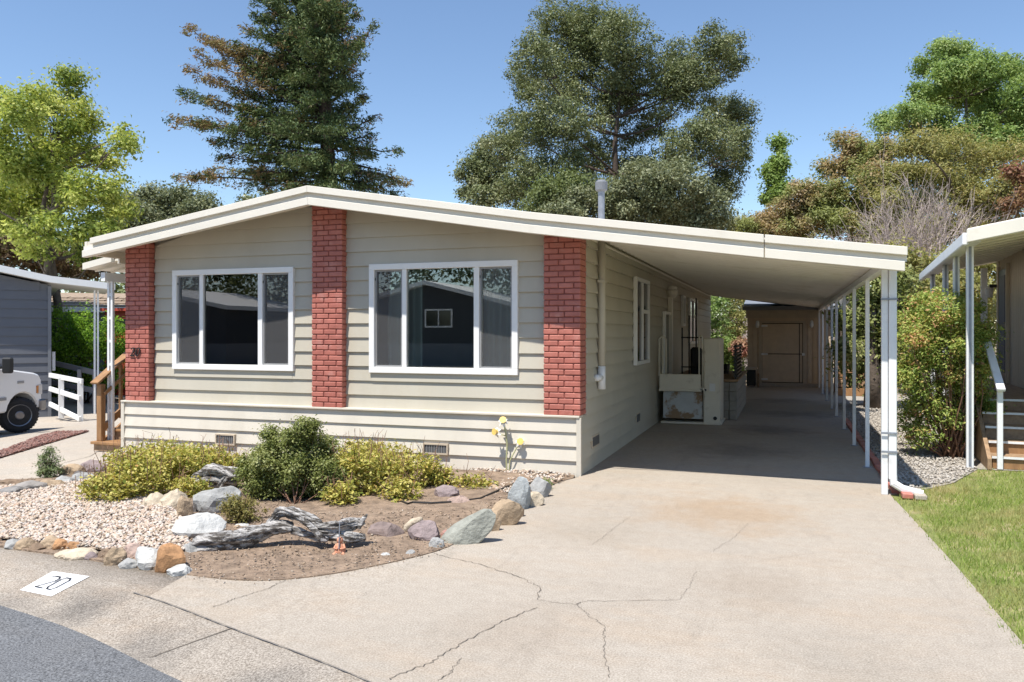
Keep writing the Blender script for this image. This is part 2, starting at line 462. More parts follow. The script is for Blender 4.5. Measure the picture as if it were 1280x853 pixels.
def sheet(name, poly, dz, mat, label=None, kind='structure', parent=None, cat=None, thick=0.0, step=None, dzf=None):
    """flat slab following the lie of the ground"""
    bm = bmesh.new()
    vs_ = [bm.verts.new((p[0], p[1], 0)) for p in poly]
    bm.faces.new(vs_)
    for xb in GZ_BREAKS:
        bmesh.ops.bisect_plane(bm, geom=bm.verts[:] + bm.edges[:] + bm.faces[:], plane_co=(xb, 0, 0), plane_no=(1, 0, 0))
    if step:
        xs = [v.co.x for v in bm.verts]; ys = [v.co.y for v in bm.verts]
        q = min(xs) + step
        while q < max(xs):
            bmesh.ops.bisect_plane(bm, geom=bm.verts[:] + bm.edges[:] + bm.faces[:], plane_co=(q, 0, 0), plane_no=(1, 0, 0)); q += step
        q = min(ys) + step
        while q < max(ys):
            bmesh.ops.bisect_plane(bm, geom=bm.verts[:] + bm.edges[:] + bm.faces[:], plane_co=(0, q, 0), plane_no=(0, 1, 0)); q += step
    bmesh.ops.triangulate(bm, faces=bm.faces)
    if thick:
        edges = [e for e in bm.edges if len(e.link_faces) == 1]
        r = bmesh.ops.extrude_edge_only(bm, edges=edges)
        low = set(v for v in r['geom'] if isinstance(v, bmesh.types.BMVert))
    else: low = set()
    for v in bm.verts:
        v.co.z = gz(v.co.x) + dz - (thick if v in low else 0) + (dzf(v.co.x, v.co.y) if dzf and v not in low else 0)
    bmesh.ops.recalc_face_normals(bm, faces=bm.faces)
    up = [f for f in bm.faces if abs(f.normal.z) > 0.5]
    if up and up[0].normal.z < 0: bmesh.ops.reverse_faces(bm, faces=bm.faces)
    me = bpy.data.meshes.new(name)
    bm.to_mesh(me); bm.free()
    o = link_mesh(name, me, mat, parent)
    return props(o, label, cat, None, kind)

def inside(poly, P):
    x, y = P[:, 0], P[:, 1]
    c = np.zeros(len(P), bool)
    n = len(poly)
    for i in range(n):
        x1, y1 = poly[i][:2]; x2, y2 = poly[(i + 1) % n][:2]
        if y1 == y2: continue
        t = ((y1 > y) != (y2 > y)) & (x < (x2 - x1) * (y - y1) / (y2 - y1) + x1)
        c ^= t
    return c

def rnd_in(poly, n, rng):
    p = np.array([q[:2] for q in poly]); lo, hi = p.min(0), p.max(0)
    out = np.zeros((0, 2))
    while len(out) < n:
        c = rng.uniform(lo, hi, (n * 2, 2))
        out = np.vstack((out, c[inside(poly, c)]))
    return out[:n]

def gzv(x):
    return np.array([gz(v) for v in x])

def text_mesh(name, body, height, mat, matrix, parent=None, extrude=0.0, shear=0.0, sx=1.0):
    cu = bpy.data.curves.new(name, 'FONT')
    cu.body = body; cu.size = height / 0.70; cu.extrude = extrude; cu.align_x = 'CENTER'; cu.align_y = 'CENTER'
    cu.resolution_u = 4; cu.shear = shear
    t = bpy.data.objects.new(name + '_tmp', cu)
    COL.objects.link(t)
    dg = bpy.context.evaluated_depsgraph_get()
    me = bpy.data.meshes.new_from_object(t.evaluated_get(dg))
    bpy.data.objects.remove(t)
    me.materials.clear()
    me.transform(Matrix.Diagonal((sx, 1, 1, 1)))
    off = WLOC.get(parent.name, np.zeros(3)) if parent is not None else np.zeros(3)
    me.transform(Matrix.Translation(-Vector(off)) @ matrix)
    return link_mesh(name, me, mat, parent)

# ================================================================ GROUND
rng0 = np.random.default_rng(7)
sheet('ground', [(-700, -700), (700, -700), (700, 700), (-700, 700)], -0.13, MT['ground'], 'dry bare earth between the homes')

def smooth_line(pts, n=6):
    pts = [np.array(p[:2], float) for p in pts]; out = []
    for i in range(len(pts) - 1):
        p0, p1, p2, p3 = pts[max(i - 1, 0)], pts[i], pts[i + 1], pts[min(i + 2, len(pts) - 1)]
        for k in range(n):
            t = k / n
            out.append(0.5 * ((2 * p1) + (-p0 + p2) * t + (2 * p0 - 5 * p1 + 4 * p2 - p3) * t * t + (-p0 + 3 * p1 - 3 * p2 + p3) * t ** 3))
    out.append(pts[-1])
    return out

KERB = smooth_line([(-60, 2.0), (-30, 5.2), (-18, 5.9), (-11.5, 5.55), (-8, 5.0), (-5.65, 4.46), (-3.97, 4.09), (-2.92, 3.74), (-1.79, 3.34),
                    (-0.5, 2.75), (1.0, 1.9), (3.0, 0.3), (5.5, -2.6), (8, -7.5), (9, -14)], 8)
KN = []
for i, p in enumerate(KERB):
    d = KERB[min(i + 1, len(KERB) - 1)] - KERB[max(i - 1, 0)]
    d /= np.linalg.norm(d)
    KN.append(np.array((d[1], -d[0])))                       # towards the street
prof = [(-0.40, -0.10), (-0.40, -0.005), (0.0, -0.004), (0.10, -0.010), (0.20, -0.030), (0.30, -0.058), (0.38, -0.078), (0.455, -0.073), (0.50, -0.12)]
kv, kf = [], []
for p, n in zip(KERB, KN):
    for d, z in prof:
        q = p + n * d
        kv.append((q[0], q[1], gz(q[0]) + z))
m_ = len(prof)
for i in range(len(KERB) - 1):
    for j in range(m_ - 1):
        kf.append((i * m_ + j, i * m_ + j + 1, (i + 1) * m_ + j + 1, (i + 1) * m_ + j))
kerb = MB().add(kv, kf).build('kerb', MT['curb'], smooth=True)
props(kerb, 'rolled concrete kerb and gutter curving along the street', None, None, 'structure')
street_poly = [tuple(p + n * 0.45) for p, n in zip(KERB, KN)] + [(9, -60), (-60, -60)]
sheet('street', street_poly, -0.076, MT['asphalt'], 'dark asphalt street at the kerb')

def ribbon(name, pts, w, mat, parent, dz=0.004, jit=0.0, rng=rng0, sub=6):
    """thin band laid on the ground; pts (x, y)"""
    P = []
    for i in range(len(pts) - 1):
        a, b = np.array(pts[i][:2]), np.array(pts[i + 1][:2])
        for k in range(sub): P.append(a + (b - a) * k / sub + rng.normal(0, jit, 2))
    P.append(np.array(pts[-1][:2]))
    v, f = [], []
    for i, p in enumerate(P):
        d = P[min(i + 1, len(P) - 1)] - P[max(i - 1, 0)]; d = d / (np.linalg.norm(d) + 1e-9)
        n = np.array((-d[1], d[0])) * (w / 2 * rng.uniform(0.5, 1.3))
        for s_ in (-1, 1):
            q = p + n * s_
            v.append((q[0], q[1], gz(q[0]) + dz))
    for i in range(len(P) - 1): f.append((2 * i, 2 * i + 1, 2 * i + 3, 2 * i + 2))
    return MB().add(v, f).build(name, mat, parent, fix=False)

def g2(px, py): return tuple(ong(px, py)[:2])

# driveway
bed_right = [g2(722, 597), g2(692, 606), g2(665, 625), g2(640, 645), g2(590, 669), g2(545, 690), g2(450, 712), g2(370, 724), g2(300, 726), g2(232, 719)]
bed_right = [tuple(p) for p in smooth_line(bed_right, 4)]
kerb_r = [tuple(p) for p in KERB if -3.9 < p[0] < 1.35]
drive_poly = [(-2.262, 26.0)] + bed_right + kerb_r + [(1.36, 1.75), (1.27, 3.2), (1.19, 5.0), (1.14, 6.4), (1.06, 8.0), (1.01, 8.9), (1.02, 26.0)]
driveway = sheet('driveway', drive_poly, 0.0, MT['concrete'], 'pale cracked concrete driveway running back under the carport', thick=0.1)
for pts, w in (([(532, 689), (560, 697), (600, 706), (650, 722), (676, 735), (672, 750)], 0.014),
               ([(672, 750), (720, 757), (730, 752), (760, 752), (850, 750)], 0.010),
               ([(485, 850), (540, 828), (580, 803), (630, 777), (672, 760)], 0.016),
               ([(722, 757), (736, 770), (757, 785), (754, 812), (762, 848)], 0.009),
               ([(577, 822), (567, 837), (548, 852)], 0.010),
               ([(268, 759), (300, 747), (330, 738), (356, 726)], 0.014),
               ([(672, 628), (740, 633), (800, 636)], 0.008),
               ([(850, 750), (862, 735), (870, 715)], 0.006),
               ([(740, 682), (775, 655), (790, 645)], 0.006), ([(892, 690), (920, 670), (935, 655)], 0.006), ([(1040, 690), (960, 700), (900, 692)], 0.005)):
    ribbon('crack', [g2(*p) for p in pts], w * 0.34, MT['crack'], driveway, 0.004, 0.007, sub=14)
for y in (9.62, 13.4, 17.6, 21.7):
    ribbon('control_joint', [(-2.24, y), (1.0, y + 0.02)], 0.014, MT['joint'], driveway, 0.004, 0.001)
ribbon('kerb_joint', [p + n * 0.012 for p, n in zip(KERB, KN) if -4.1 < p[0] < 1.3], 0.009, MT['joint'], kerb, 0.004, 0.001, sub=3)

def on_kerb(px, py):
    """point on the kerb face seen at a pixel"""
    def kz(q):
        best = (1e9, 0)
        for i in range(len(KERB) - 1):
            e = KERB[i + 1] - KERB[i]
            t = min(1, max(0, float((q[:2] - KERB[i]) @ e) / float(e @ e)))
            n_ = KN[i] * (1 - t) + KN[i + 1] * t
            r_ = q[:2] - (KERB[i] + e * t)
            if np.hypot(*r_) < best[0]: best = (np.hypot(*r_), float(r_ @ n_))
        return gz(q[0]) + float(np.interp(best[1], [a for a, b in prof[1:8]], [b for a, b in prof[1:8]]))
    dz = 0
    for _ in range(6):
        q = ong(px, py, dz)
        dz = kz(q) - gz(q[0])
    return q
kj = [on_kerb(*p) for p in ((298, 783), (250, 806), (190, 822))]
v_ = []
for i in range(12):
    t = i / 11
    q = kj[0] * (1 - t) + kj[2] * t
    o_ = on_kerb(298 + (190 - 298) * t, 783 + (822 - 783) * t)
    for s_ in (-0.006, 0.006): v_.append((o_[0] + s_, o_[1] + s_ * 0.5, o_[2] + 0.004))
MB().add(v_, [(2 * i, 2 * i + 1, 2 * i + 3, 2 * i + 2) for i in range(11)]).build('kerb_joint', MT['crack'], kerb, fix=False)

# painted house number on the kerb
cn = [(25, 738.5), (66, 715), (112, 721.5), (64, 746.5)]
NU = 10
pv, pf = [], []
for i in range(NU + 1):
    for j in range(NU + 1):
        a, b = i / NU, j / NU
        px = (cn[0][0] * (1 - a) + cn[3][0] * a) * (1 - b) + (cn[1][0] * (1 - a) + cn[2][0] * a) * b
        py = (cn[0][1] * (1 - a) + cn[3][1] * a) * (1 - b) + (cn[1][1] * (1 - a) + cn[2][1] * a) * b
        q = on_kerb(px, py)
        pv.append((q[0], q[1], q[2] + 0.005))
for i in range(NU):
    for j in range(NU):
        pf.append((i * (NU + 1) + j, i * (NU + 1) + j + 1, (i + 1) * (NU + 1) + j + 1, (i + 1) * (NU + 1) + j))
pad = MB().add(pv, pf).build('painted_number', MT['print_white'], kerb)
def pad_pt(a, b, dz):
    i, j = min(int(a * NU), NU - 1), min(int(b * NU), NU - 1)
    u, v = a * NU - i, b * NU - j
    g = lambda p, q: np.array(pv[p * (NU + 1) + q])
    q = g(i, j) * (1 - u) * (1 - v) + g(i + 1, j) * u * (1 - v) + g(i, j + 1) * (1 - u) * v + g(i + 1, j + 1) * u * v
    return (q[0], q[1], q[2] + dz)
def kerb_digits():
    mb = MB(); tk = 0.034
    a0, a1, a2, a3, b0, b1, bm = 0.24, 0.46, 0.54, 0.76, 0.22, 0.78, 0.52
    for x0, y0, x1, y1 in ((a0, b1 - .05, a0 + .05, b1), (a0 + .05, b1, a1 - .05, b1), (a1 - .05, b1, a1, b1 - .08), (a1, b1 - .08, a1, bm + .06), (a1, bm + .06, a0, b0), (a0, b0, a1, b0),
                           (a2 + .05, b1, a3 - .05, b1), (a3 - .05, b1, a3, b1 - .1), (a3, b1 - .1, a3, b0 + .1), (a3, b0 + .1, a3 - .05, b0), (a3 - .05, b0, a2 + .05, b0), (a2 + .05, b0, a2, b0 + .1), (a2, b0 + .1, a2, b1 - .1), (a2, b1 - .1, a2 + .05, b1)):
        a = np.array((x0, y0)); b = np.array((x1, y1)); d = b - a; d /= np.linalg.norm(d)
        n = np.array((-d[1], d[0])) * tk / 2; a = a - d * tk * 0.4; b = b + d * tk * 0.4
        for k in range(6):
            p, q = a + (b - a) * k / 6, a + (b - a) * (k + 1) / 6
            mb.add([pad_pt(*(p - n), 0.006), pad_pt(*(q - n), 0.006), pad_pt(*(q + n), 0.006), pad_pt(*(p + n), 0.006)], [(0, 1, 2, 3)])
    return mb
kd = kerb_digits().build('stencil_digits', MT['print_black'], kerb)

# garden bed, pebbles, walk
bed_front = [g2(232, 719), g2(215, 715), g2(150, 706), g2(100, 698), g2(50, 691), g2(0, 684), g2(-60, 676), g2(-110, 668)]
bed_back = [g2(-110, 622), g2(0, 604), g2(60, 600), g2(128, 588), g2(152, 573)]
bed_poly = bed_right[::-1][:0] + [(-8.86, 8.955)] + [(-2.3, 8.955)] + bed_right[1:] + bed_front[1:] + bed_back[:-1]
hn = np.random.default_rng(3)
hp = hn.uniform(-9, 0, (60, 2)) * (1, 1) + (0, 9); ha = hn.uniform(-0.015, 0.03, 60)
def bed_h(x, y):
    br = np.array(bed_right + bed_front)
    e = float(np.min(np.hypot(br[:, 0] - x, br[:, 1] - y)))
    return 0.008 + (bed_h0(x, y) - 0.008) * min(1.0, max(0.0, (e - 0.05) / 0.45))
def bed_h0(x, y):
    d = np.hypot(hp[:, 0] - x, hp[:, 1] - y)
    return float((ha * np.exp(-(d / 0.55) ** 2)).sum()) + 0.03
sheet('garden_bed', bed_poly, 0.0, MT['soil'], 'brown soil of the front garden bed', step=0.2, dzf=lambda x, y: bed_h(x, y) if y < 8.8 else 0.012, thick=0.1)
pebble_poly = [g2(-100, 628), g2(0, 612), g2(120, 604), g2(180, 604), g2(226, 650), g2(240, 690), g2(205, 703), g2(120, 692), g2(0, 678), g2(-105, 662)]
sheet('pebble_ground', pebble_poly, 0.035, MT['gravel_base'], 'bed of pale gravel at the front of the garden', dzf=None)
walk_poly = [g2(-160, 628), g2(0, 604), g2(60, 600), g2(128, 588), g2(153, 572), (-8.85, 9.0), (-8.85, 24), (-11.2, 24), g2(118, 536), g2(112, 540), g2(70, 541), g2(50, 546), g2(0, 566), g2(-160, 598)]
walk = sheet('walkway', walk_poly, 0.0, MT['walk'], 'concrete walk leading to the wooden steps', thick=0.1)
ribbon('control_joint', [g2(80, 579), g2(112, 571), g2(121, 566)], 0.012, MT['crack'], walk, 0.004)
redg = [g2(-160, 608), g2(0, 573.5), g2(58, 556), g2(112, 540), g2(70, 541), g2(50, 546), g2(0, 566), g2(-160, 598)]
sheet('red_gravel', redg, 0.012, MT['red_gravel'], 'strip of red lava gravel beside the walk')
ndrive = [g2(-400, 640), g2(-160, 598), g2(0, 566), g2(50, 546), g2(70, 541), g2(112, 540), g2(118, 536), (-11.2, 24), (-40, 36), (-60, 12)]
sheet('neighbour_driveway', ndrive, 0.0, MT['walk'], 'neighbouring concrete driveway under the parked truck', thick=0.1)
# right-hand ground
lawn_poly = [(1.0, 8.0), (1.05, 6.4), (1.1, 5.0), (1.2, 3.2), (1.3, 1.8), (3.0, 0.4), (4.2, -0.9), (12, 4), (12, 11.2), (2.2, 11.0), (1.75, 9.9), (1.2, 9.2), (0.95, 8.9)]
sheet('lawn', lawn_poly, -0.012, MT['lawn_soil'], 'green lawn right of the driveway')
grav_poly = [(0.98, 8.95), (1.24, 9.18), (1.74, 9.9), (2.2, 11.0), (3.6, 11.1), (3.6, 26), (0.98, 26)]
sheet('side_gravel', grav_poly, -0.006, MT['grey_gravel'], 'grey gravel strip between the carport and the neighbouring porch')
for i in range(17):                                           # red brick edging along the carport slab
    y = 9.05 + i * 0.43
    b = MB().box(1.035, 1.12, y, y + 0.40, -0.03, 0.035).build('edging_brick', MT['brick'], bevel=0.008, base=(1.08, y + 0.2, 0))
    ordn = ['first', 'second', 'third', 'fourth', 'fifth', 'sixth', 'seventh', 'eighth', 'ninth', 'tenth', 'eleventh', 'twelfth', 'thirteenth', 'fourteenth', 'fifteenth', 'sixteenth', 'seventeenth'][i]
    props(b, f'{ordn} red edging brick behind the front carport post, along the slab', 'brick', 'red bricks edging the carport slab')
    b.rotation_euler.z = float(rng0.normal(0, 0.03))

def pebbles(name, poly, n, smin, smax, cols, dz, seed, label):
    r = np.random.default_rng(seed)
    P = rnd_in(poly, n, r)
    base = np.array([(1, 0, 0), (0, 1, 0), (-1, 0, 0), (0, -1, 0), (0, 0, 1), (0, 0, -1)], float)
    fc = np.array([(0, 1, 4), (1, 2, 4), (2, 3, 4), (3, 0, 4), (1, 0, 5), (2, 1, 5), (3, 2, 5), (0, 3, 5)])
    s = r.uniform(smin, smax, (n, 1, 1)) * r.uniform(0.6, 1.25, (n, 1, 3)) * np.array((1, 1, 0.6))
    V = base[None] * s * r.uniform(0.75, 1.2, (n, 6, 1))
    th = r.uniform(0, 6.28, n); c, s_ = np.cos(th), np.sin(th)
    X = V[:, :, 0] * c[:, None] - V[:, :, 1] * s_[:, None]; Y = V[:, :, 0] * s_[:, None] + V[:, :, 1] * c[:, None]
    tilt = r.normal(0, 0.25, n)[:, None]
    V = np.stack((X, Y, V[:, :, 2] + X * tilt), -1)
    V[:, :, 0] += P[:, :1]; V[:, :, 1] += P[:, 1:2]
    V[:, :, 2] += (gzv(P[:, 0]) + dz + r.uniform(0, smin, n))[:, None]
    Fq = (fc[None] + (np.arange(n) * 6)[:, None, None]).reshape(-1, 3)
    tint = np.repeat(r.uniform(0, 1, n), 8)
    m, nt, bs = base_mat(name + '_stone')
    a = nd(nt, 'ShaderNodeAttribute', attribute_name='tint')
    nt.links.new(ramp(nt, a.outputs['Fac'], [(i / (len(cols) - 1), c) for i, c in enumerate(cols)]), bs.inputs['Base Color'])
    bs.inputs['Roughness'].default_value = 0.85
    o = npmesh(name, V.reshape(-1, 3), Fq, tint, m)
    return props(o, label, None, None, 'stuff')

pcol = [(0.26, 0.19, 0.13), (0.46, 0.37, 0.28), (0.55, 0.47, 0.38), (0.40, 0.27, 0.19), (0.62, 0.55, 0.48), (0.47, 0.36, 0.30), (0.52, 0.50, 0.46), (0.24, 0.18, 0.14)]
pebbles('pebble_gravel', pebble_poly, 15000, 0.008, 0.029, pcol, 0.04, 1, 'pale cream and pink gravel in the front bed')
strip = [g2(560, 607), g2(600, 588), (-2.32, 8.93), g2(700, 604), g2(672, 616), g2(640, 622)]
pebbles('wall_gravel', strip, 900, 0.012, 0.028, pcol, 0.03, 2, 'pale gravel at the foot of the skirting by the driveway')
pebbles('soil_clods', [p for p in bed_poly], 9000, 0.003, 0.014, [(0.2, 0.14, 0.10), (0.32, 0.245, 0.175), (0.27, 0.195, 0.14), (0.48, 0.40, 0.32), (0.17, 0.12, 0.085), (0.40, 0.30, 0.2)], 0.035, 4, 'crumbs of soil, bark and small stones in the bed')
rim = [np.array(p) for p in bed_right[6:]]
pebbles('edge_crumbs', [tuple(p + (0.05, -0.09)) for p in rim] + [tuple(p - (0.06, -0.08)) for p in rim[::-1]], 420, 0.002, 0.008, [(0.2, 0.135, 0.09), (0.30, 0.22, 0.15), (0.45, 0.37, 0.29), (0.5, 0.45, 0.4)], 0.008, 14, 'crumbs of soil and grit spilt on the driveway edge')
pebbles('side_gravel_stones', [(1.14, 9.2), (1.74, 9.95), (2.2, 11.0), (2.2, 20), (1.14, 20)], 9000, 0.010, 0.026, [(0.28, 0.25, 0.22), (0.42, 0.39, 0.35), (0.36, 0.32, 0.27), (0.5, 0.47, 0.43)], 0.004, 5, 'loose grey gravel stones by the carport')
pebbles('red_gravel_stones', redg, 3500, 0.014, 0.03, [(0.15, 0.06, 0.05), (0.25, 0.12, 0.095), (0.20, 0.10, 0.08), (0.30, 0.19, 0.16), (0.11, 0.06, 0.055)], 0.02, 6, 'red lava stones beside the walk')

# ================================================================ THE HOME
HL, HR, YS, YW, YB = -8.90, -2.26, 8.97, 9.10, 26.0
YF = 8.56
RTOP = [(-9.23, 2.917), (-5.58, 3.464), (-2.738, 3.002), (-0.232, 2.650), (1.11, 2.476)]
def rt(x): return float(np.interp(x, [a for a, b in RTOP], [b for a, b in RTOP]))

house = thing('manufactured_home', 'beige lap-sided home with three red brick columns and a low gable roof', 'house', (-5.58, 17, 0))
# inner shell
mb = MB()
mb.box(HL + 0.03, HR - 0.03, YS + 0.03, 9.02, -0.12, 0.655)
mb.build('skirt_core', MT['siding'], house)
WIN = [(-8.12, -6.146, 1.14, 2.52), (-5.022, -3.024, 1.14, 2.52)]
mb = MB()                                                     # wall behind the boards, with window openings
zs = [0.60, WIN[0][2] + 0.03, WIN[0][3] - 0.03]
xs_ = [HL + 0.05, WIN[0][0] + 0.03, WIN[0][1] - 0.03, WIN[1][0] + 0.03, WIN[1][1] - 0.03, HR - 0.03]
mb.box(xs_[0], xs_[5], YW + 0.035, YW + 0.11, zs[0], zs[1])
for i in (0, 2, 4): mb.box(xs_[i], xs_[i + 1], YW + 0.035, YW + 0.11, zs[1], zs[2])
mb.prism([(xs_[0], zs[2]), (xs_[5], zs[2]), (xs_[5], rt(HR) - 0.06), (-5.58, rt(-5.58) - 0.06), (xs_[0], rt(HL) - 0.06)], 'y', YW + 0.035, YW + 0.11)
mb.build('wall', MT['siding'], house)
mb = MB()                                                     # room seen through the glass
mb.box(HL + 0.03, HL + 0.10, YW + 0.11, YB, -0.12, rt(HL) - 0.08)
mb.box(HR - 0.10, HR - 0.03, YW + 0.11, YB, -0.12, rt(HR) - 0.08)
mb.box(HL + 0.1, HR - 0.1, YW + 0.11, 13.6, 0.55, 0.62)
mb.box(HL + 0.1, HR - 0.1, 13.6, 13.7, 0.3, 3.2)
mb.box(HL + 0.1, HR - 0.1, YB - 0.1, YB, -0.1, 2.9)
mb.build('room_shell', MT['room'], house)

LAP = 0.183
rb0 = np.random.default_rng(12)
def board(x0b, x1b, x0t, x1t, z0, z1, row0, row1, yface, name='siding_board', parent=house):
    """lap board facing -y: thick at its lower edge"""
    jz, jy = float(rb0.normal(0, .0018)), float(rb0.normal(0, .002))
    z0 += jz
    def yy(z):
        k = (z - row0) / (row1 - row0)
        return yface - (0.026 + jy) * (1 - k) - 0.004
    v = [(x0b, yy(z0), z0), (x1b, yy(z0), z0), (x1b, yface + 0.03, z0), (x0b, yface + 0.03, z0),
         (x0t, yy(z1), z1), (x1t, yy(z1), z1), (x1t, yface + 0.03, z1), (x0t, yface + 0.03, z1)]
    return MB().hexa(v).build(name, MT['skirt'] if name == 'skirt_board' else MT['siding'], parent)

row = 0
z = 0.672
FX0, FX1 = -8.45, -2.70
while z < 3.28:
    z0, z1 = z, min(z + LAP + 0.002, 3.3)
    def lim(zz, side):
        lo, hi = FX0, FX1
        c = zz + 0.085
        if side < 0: return max(lo, float(np.interp(c, [rt(-9.23), 3.464], [-9.23, -5.58]))) if c > rt(FX0) else lo
        return min(hi, float(np.interp(-c, [-3.464, -3.002], [-5.58, -2.738]))) if c > rt(FX1) else hi
    holes = [w for w in WIN if w[2] + 0.03 < z1 and w[3] - 0.03 > z0]
    if not holes:
        board(lim(z0, -1), lim(z0, 1), lim(z1, -1), lim(z1, 1), z0, z1, z0, z0 + LAP, YW)
    else:
        edges = [FX0, WIN[0][0] + 0.03, WIN[0][1] - 0.03, WIN[1][0] + 0.03, WIN[1][1] - 0.03, FX1]
        for i in (0, 2, 4): board(edges[i], edges[i + 1], edges[i], edges[i + 1], z0, z1, z0, z0 + LAP, YW)
        for i in (1, 3):
            if z0 < WIN[0][2] + 0.03: board(edges[i], edges[i + 1], edges[i], edges[i + 1], z0, WIN[0][2] + 0.028, z0, z0 + LAP, YW)
            if z1 > WIN[0][3] - 0.03: board(edges[i], edges[i + 1], edges[i], edges[i + 1], WIN[0][3] - 0.028, z1, z0, z0 + LAP, YW)
    z += LAP; row += 1
# skirting
for i in range(4):
    za, zb = (-0.12 if i == 0 else 0.0 + 0.166 * i), 0.166 * (i + 1)
    board(HL - 0.012, HR + 0.012, HL - 0.012, HR + 0.012, za, zb + 0.002, 0.166 * i - (0.08 if i == 0 else 0), zb, YS + 0.018, 'skirt_board')
MB().box(HL - 0.03, HR + 0.015, YS - 0.028, YW + 0.03, 0.667, 0.690).build('skirt_ledge', MT['skirt'], house, bevel=0.003)
# side walls, boards facing +x and -x
def side_board(sgn, X, z0, z1, y0=YS + 0.02, y1=YB):
    xb, xt = X + sgn * 0.036, X + sgn * 0.002
    xi = X - sgn * 0.03
    v = [(xi, y0, z0), (xb, y0, z0), (xb, y1, z0), (xi, y1, z0), (xi, y0, z1), (xt, y0, z1), (xt, y1, z1), (xi, y1, z1)]
    MB().hexa(v).build('siding_board', MT['siding'], house)
z = 0.0
while z < 2.8:
    st = 0.168 if z < 0.66 else LAP
    lo = -0.02 if z == 0 else z
    y0 = YS + 0.03 if z < 0.66 else YS + 0.285
    side_board(1, HR, lo, min(z + st + 0.002, 2.83), y0)
    side_board(-1, HL, lo - (0.12 if z == 0 else 0), min(z + st + 0.002, 2.8), YS + 0.03 if z < 0.66 else YS + 0.15)
    z += st
MB().box(HR - 0.02, HR + 0.034, YS - 0.016, YS + 0.028, -0.02, 0.665).build('corner_trim', MT['skirt'], house)
MB().box(HL - 0.034, HL + 0.02, YS - 0.016, YS + 0.028, -0.14, 0.665).build('corner_trim', MT['skirt'], house)
# rear wall
MB().box(HL, HR, YB, YB + 0.1, -0.1, 2.8).build('rear_wall', MT['siding'], house)

# brick columns
BC = {}
def brick_mesh(l, d, h):
    key = (round(l, 3), round(d, 3), round(h, 3))
    if key not in BC:
        me = bpy.data.meshes.new('brick')
        bm = bmesh.new()
        bmesh.ops.create_cube(bm, size=1)
        for v in bm.verts: v.co = Vector((v.co.x * l, v.co.y * d, v.co.z * h))
        bmesh.ops.bevel(bm, geom=bm.edges[:], offset=0.006, segments=1, affect='EDGES')
        bm.to_mesh(me); bm.free()
        me.materials.append(MT['brick'])
        BC[key] = me
    return BC[key]
rb = np.random.default_rng(11)
def column(x0, x1, y0, y1, ztop_l, ztop_r, flush_right):
    J = 0.011
    mb = MB()
    e = 0.012
    xr = x1 - e
    mb.prism([(x0 + e, 0.69), (xr, 0.69), (xr, ztop_r), (x0 + e, ztop_l)], 'y', y0 + e, y1 - 0.004)
    core = mb.build('brick_column', MT['mortar'], house)
    ch = 0.0672; L = 0.183
    k = 0; z = 0.691
    while z + ch < max(ztop_l, ztop_r) + ch:
        xs = [x0]
        x = x0 + (L if k % 2 == 0 else L / 2 - 0.02)
        while x < x1 - 0.06: xs.append(x); x += L
        xs.append(x1)
        for i in range(len(xs) - 1):
            a, b = xs[i], xs[i + 1]
            zt = min(z + ch - J, np.interp((a + b) / 2, [x0, x1], [ztop_l, ztop_r]))
            if zt - z < 0.02: continue
            d = y1 - y0 if i in (0, len(xs) - 2) else 0.10
            l, h = b - a - J, (ch - J if zt == z + ch - J else zt - z)
            o = bpy.data.objects.new('brick', brick_mesh(l, d, h))
            COL.objects.link(o)
            o.parent = core
            wx = (a + b) / 2 + rb.normal(0, 0.001)
            o.location = Vector((wx, y0 + d / 2 + rb.normal(0, 0.0015), z + h / 2)) - Vector(house.location)
            o.rotation_euler = (rb.normal(0, 0.006), rb.normal(0, 0.006), rb.normal(0, 0.006))
        z += ch; k += 1
    return core
cz = lambda x: rt(x) - 0.10
c_left = column(-8.885, -8.455, 8.975, YW + 0.0, cz(-8.885), cz(-8.455), False)
column(-5.82, -5.36, 8.975, YW + 0.0, cz(-5.82) , cz(-5.36), False)
column(-2.685, -2.232, 8.975, 9.262, cz(-2.685), cz(-2.232), True)
num = text_mesh('house_number', '20', 0.125, MT['black'],
                Matrix.Translation((-8.70, 8.962, 1.37)) @ Matrix.Rotation(math.radians(90), 4, 'X'), house, 0.006, 0.25)

